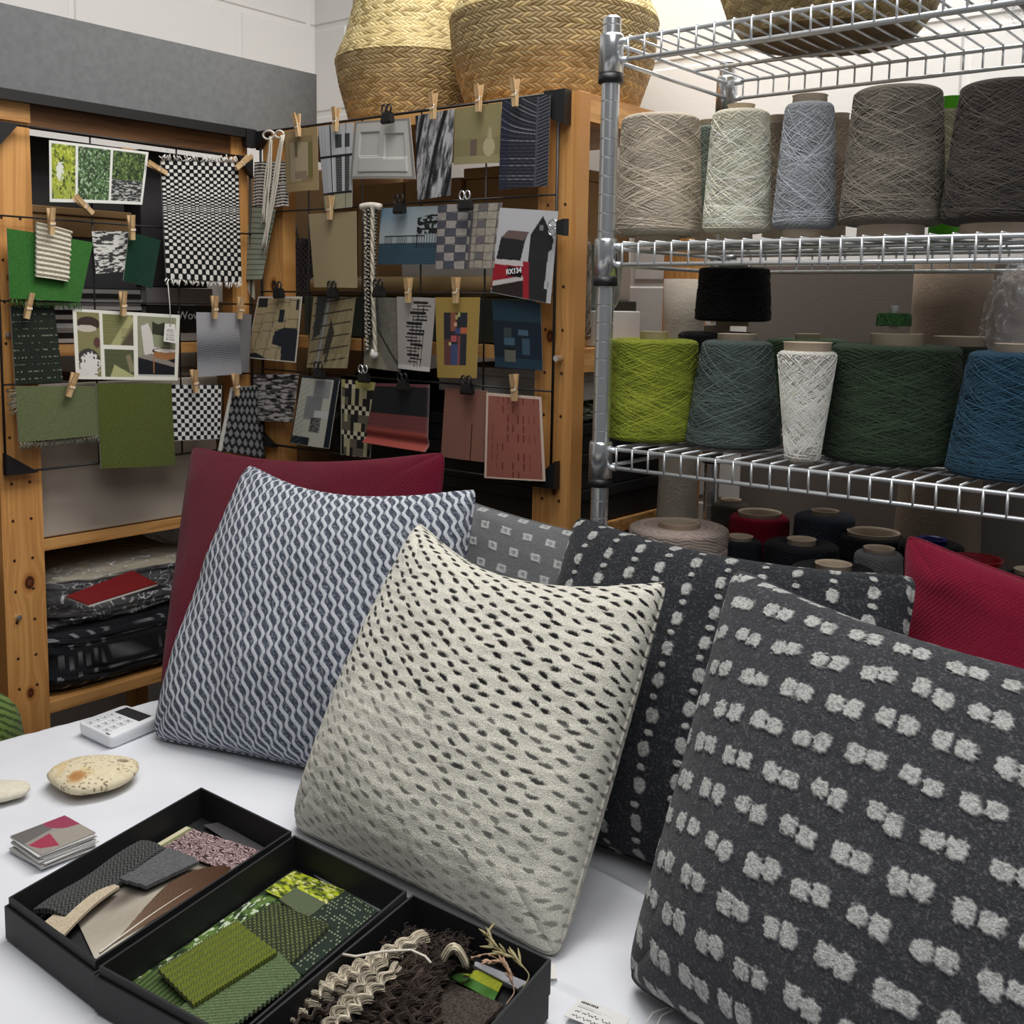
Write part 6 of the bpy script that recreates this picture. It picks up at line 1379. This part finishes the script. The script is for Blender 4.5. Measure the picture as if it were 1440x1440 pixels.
def lock(m, p, q, z0, z1, c, g, amp=.0034, wl_=.016, w=.0030, ns=44, bend=0):
    """one crimped lock: strands that share the same wave"""
    n = 60; t = np.linspace(0, 1, n); ph = g.uniform(0, 6)
    P = np.array([on(p[0]+(q[0]-p[0])*s+bend*math.sin(PI*s), p[1]+(q[1]-p[1])*s, 'z', z0+(z1-z0)*s) for s in t])
    d = P[-1]-P[0]; L = np.linalg.norm(d); d /= L; sd = np.cross(d, [0, 0, 1]); sd /= np.linalg.norm(sd); up = np.array([0, 0, 1.])
    a = 2*PI*t*L/wl_*(1+.15*t)+ph; env = .35+.65*sst(0, .3, t)
    Cn = P+sd*(amp*env*np.sin(a))[:, None]+up*(amp*.5*env*np.cos(a))[:, None]
    for k in range(ns):
        r_, an = w*math.sqrt(g.random()), g.uniform(0, 6.28); tw = t*g.uniform(-2, 2); fl = 1-.55*sst(.6, 1, t)
        Q = Cn+sd*(r_*np.cos(an+tw)*fl)[:, None]+up*(r_*np.sin(an+tw)*fl)[:, None]+sd*(.0006*np.sin(t*g.uniform(20, 60)+an))[:, None]
        Q[:, 2] = np.maximum(Q[:, 2], ZB+.001); m.tube(Q, .00055, 3, np.clip(c*g.uniform(.7, 1.25), 0, 1))
T = thing('fleece_bundle', 'tied bundle of curly dark brown and cream fleece locks in the black box', 'fleece', on(540, 1380, 'z', ZI))
g = np.random.default_rng(21); mw, md = MB(), MB()
CW, CD = rgb(190, 180, 160), rgb(62, 52, 46)
for k, (a0, b0, zz_) in enumerate((((596, 1314), (420, 1402), .034), ((590, 1322), (404, 1420), .030), ((600, 1318), (446, 1398), .036), ((584, 1330), (398, 1438), .026), ((560, 1360), (470, 1444), .036), ((540, 1350), (452, 1452), .034))):
    lock(mw, a0, b0, ZI+zz_-.008, ZI+zz_-.018, CW, g, w=.0046, ns=80)
for k in range(26):
    a0 = (622+g.uniform(-44, 16), 1332+g.uniform(-10, 26)); b0 = (440+k*7.2+g.uniform(-10, 10), 1462-k*1.0+g.uniform(-14, 12))
    if k < 5: b0 = (396+k*14, 1430+k*8)
    lock(md, a0, b0, ZI+.020+g.uniform(-.006, .006), ZI+.008+g.uniform(-.006, .008), CD*g.uniform(.75, 1.2), g, w=.0042, ns=60, bend=g.uniform(-10, 10))
for k in range(420):
    x, y = g.normal(604, 24), g.normal(1340, 13); a = g.uniform(0, 6.28)
    curl(md, (x, y), (x+20*math.cos(a), y+12*math.sin(a)), ZI+.018+g.uniform(-.014, .010), ZI+.018+g.uniform(-.014, .010), .0028, .013, .0006, np.clip(CD*g.uniform(.6, 1.3), 0, 1), g)
mw.build('cream_locks', 'yarn', T, cols=True, smooth=True, label='cream curly locks'); md.build('dark_locks', 'yarn', T, cols=True, smooth=True, label='dark brown curly locks')
MB().tube([on(x, y, 'z', ZI+.034) for x, y in ((482, 1342), (500, 1345), (540, 1338), (578, 1336), (598, 1345), (606, 1354))], .0011, 6).build('tie', 'cream', T, smooth=True)
T = thing('yarn_skein', 'small cream and dark brown yarn skein beside the fleece bundle', 'yarn skein', on(645, 1350, 'z', ZI))
m = MB()
for k in range(46):
    o1, o2 = g.uniform(-6, 6), g.uniform(-5, 5); n = 16; t = np.linspace(0, 1, n)
    m.tube([on(622+o1*.6+34*s, 1352+o2-24*math.sin(PI*s)*(1 if True else 0)+6*s, 'z', ZI+.020+.018*math.sin(PI*s)+.0007*(k % 9)) for s in t], .0007, 4, rgb(206, 196, 172)*g.uniform(.85, 1.08))
m.build('cream_yarn', 'yarn', T, cols=True, smooth=True, label='cream strands'); m = MB()
for k in range(60):
    o1, o2 = g.uniform(-5, 5), g.uniform(0, 22); t = np.linspace(0, 1, 10)
    m.tube([on(624+o1+38*s, 1343+o2+4*s, 'z', max(ZB+.002, ZI+.026-.00075*o2+.004*math.sin(PI*s))) for s in t], .0007, 4, rgb(52, 42, 36)*g.uniform(.7, 1.3))
m.build('dark_yarn', 'yarn', T, cols=True, smooth=True, label='dark brown strands')
MT['grass'] = plain('dry_grass', rgb(158, 148, 108), .7); MT['grassp'] = plain('pinkish_grass', rgb(176, 142, 116), .7)
def grass(label, pts, mat, spk, seed, L=.016):
    T = thing('grass_stem', label, 'dried grass', on(*pts[-1][:2], 'z', ZI+.004), 'dried grasses in the black box')
    P = np.array([on(x, y, 'z', ZI+h) for x, y, h in pts]); tt = np.linspace(0, 1, len(P)); t = np.linspace(0, 1, 40); Pc = np.stack([np.interp(t, tt, P[:, i]) for i in range(3)], -1)
    for _ in range(3): Pc[1:-1] = (Pc[:-2]+Pc[1:-1]+Pc[2:])/3
    MB().tube(Pc, .0006, 5).build('stem', mat, T, smooth=True); g = np.random.default_rng(seed); m = MB(); D = np.gradient(Pc, axis=0); D /= np.linalg.norm(D, axis=1)[:, None]
    for k in range(spk):
        i = int(k/spk*26); a = Pc[i]; d = -D[i]*1.0+g.normal(0, .28, 3); d /= np.linalg.norm(d); l = L*g.uniform(.6, 1.1)
        q = np.linspace(0, 1, 7); m.tube(a+d*(q*l)[:, None], .0011*np.sin(PI*np.clip(q, .05, .97))+.0002, 5)
    m.build('seed_head', mat, T, smooth=True)
grass('pale green grass stem with feathery head leaning on the far side of the box', [(685, 1312, .036), (700, 1335, .034), (728, 1350, .030), (746, 1372, .022), (728, 1402, .010)], 'grass', 26, 3)
grass('pinkish grass stem with seed head curving over the silver card', [(686, 1352, .030), (706, 1352, .030), (718, 1372, .024), (724, 1396, .014), (712, 1412, .008)], 'grassp', 26, 5, .009)
grass('thin pale grass stem arching beside the skein', [(666, 1346, .030), (684, 1341, .034), (704, 1350, .026), (722, 1372, .012)], 'grassp', 3, 7, .004)
# price card and loose thread
def price(U, V):
    C = base(U, rgb(214, 213, 210)); lay(C, (np.abs(V-.16) < .045)*(U > .08)*(U < .42)*(frac(U*26) < .75), rgb(40, 40, 42))
    for k, v in enumerate((.32, .40)): lay(C, (np.abs(V-v) < .014)*(U > .08)*(U < .75-.2*k)*(frac(U*60) < .7), rgb(130, 130, 130))
    for r, v in ((0, .60), (1, .84)):
        lay(C, (np.abs(V-v-.06*np.sin(U*70+r*2)*np.sin(U*23)) < .022)*(U > .06)*(U < .9)*(vn(U*14, 0*V+r, 3) > .22), rgb(34, 32, 40))
    return C
Pq = [on(*q, 'z', ZT+.004) for q in ((816, 1403), (886, 1432), (868, 1462), (793, 1428))]
T = thing('price_card', 'small white price card with handwritten lines at the bottom of the tablecloth', 'price card', sum(Pq)/4-np.array([0, 0, .003]))
patch('paper', Pq, 120, 60, price, lambda U, V: .0012*np.sin(PI*U), (0, 0, -.0006), T, 'card')
T = thing('tag_thread', 'white looped thread at the foot of the largest charcoal cushion', 'thread', on(930, 1425, 'z', ZT))
MB().tube([on(x, y, 'z', ZT+.004+h) for x, y, h in ((905, 1445, 0), (918, 1424, .002), (938, 1416, .004), (946, 1420, .003), (930, 1428, .002), (922, 1446, .001))], .0008, 6).build('thread', 'whiteyarn', T, smooth=True)
T = thing('paper_tag', 'small blank white tag beside the corner of the fleece box', 'tag', on(780, 1366, 'z', ZT))
patch('paper', [on(*q, 'z', ZT+.003) for q in ((770, 1352), (779, 1356), (784, 1376), (774, 1376))], 6, 6, lambda U, V: base(U, rgb(214, 212, 206)), None, (0, 0, -.0006), T, 'card')
# ================================================================== light
w = bpy.data.worlds.new('room_light'); scene.world = w; w.use_nodes = True
w.node_tree.nodes['Background'].inputs[0].default_value = (0.88, 0.90, 0.93, 1); w.node_tree.nodes['Background'].inputs[1].default_value = 0.15
def area(name, loc, target, sx, sy, e, c=(1, 1, 1)):
    l = bpy.data.lights.new(name, 'AREA'); l.shape = 'RECTANGLE'; l.size = sx; l.size_y = sy; l.energy = e; l.color = c
    o = bpy.data.objects.new(name, l); COL.objects.link(o); o.location = loc
    o.rotation_euler = (Vector(target)-Vector(loc)).to_track_quat('-Z', 'Y').to_euler()
area('ceiling_tube_light', (1.35, .9, 2.7), (1.15, .9, 0), 0.7, 1.6, 40, (1, .98, .95))
area('camera_side_fill_light', (0.0, -0.3, 2.7), (0.5, 0.3, 0), 1.4, 1.4, 22, (1, .99, .98))  # added fill from the camera side, brightens the cards and cushion fronts
vs = scene.view_settings
vs.view_transform = 'Standard'; vs.look = 'None'; vs.gamma = 1; vs.exposure = -0.05; vs.use_curve_mapping = False
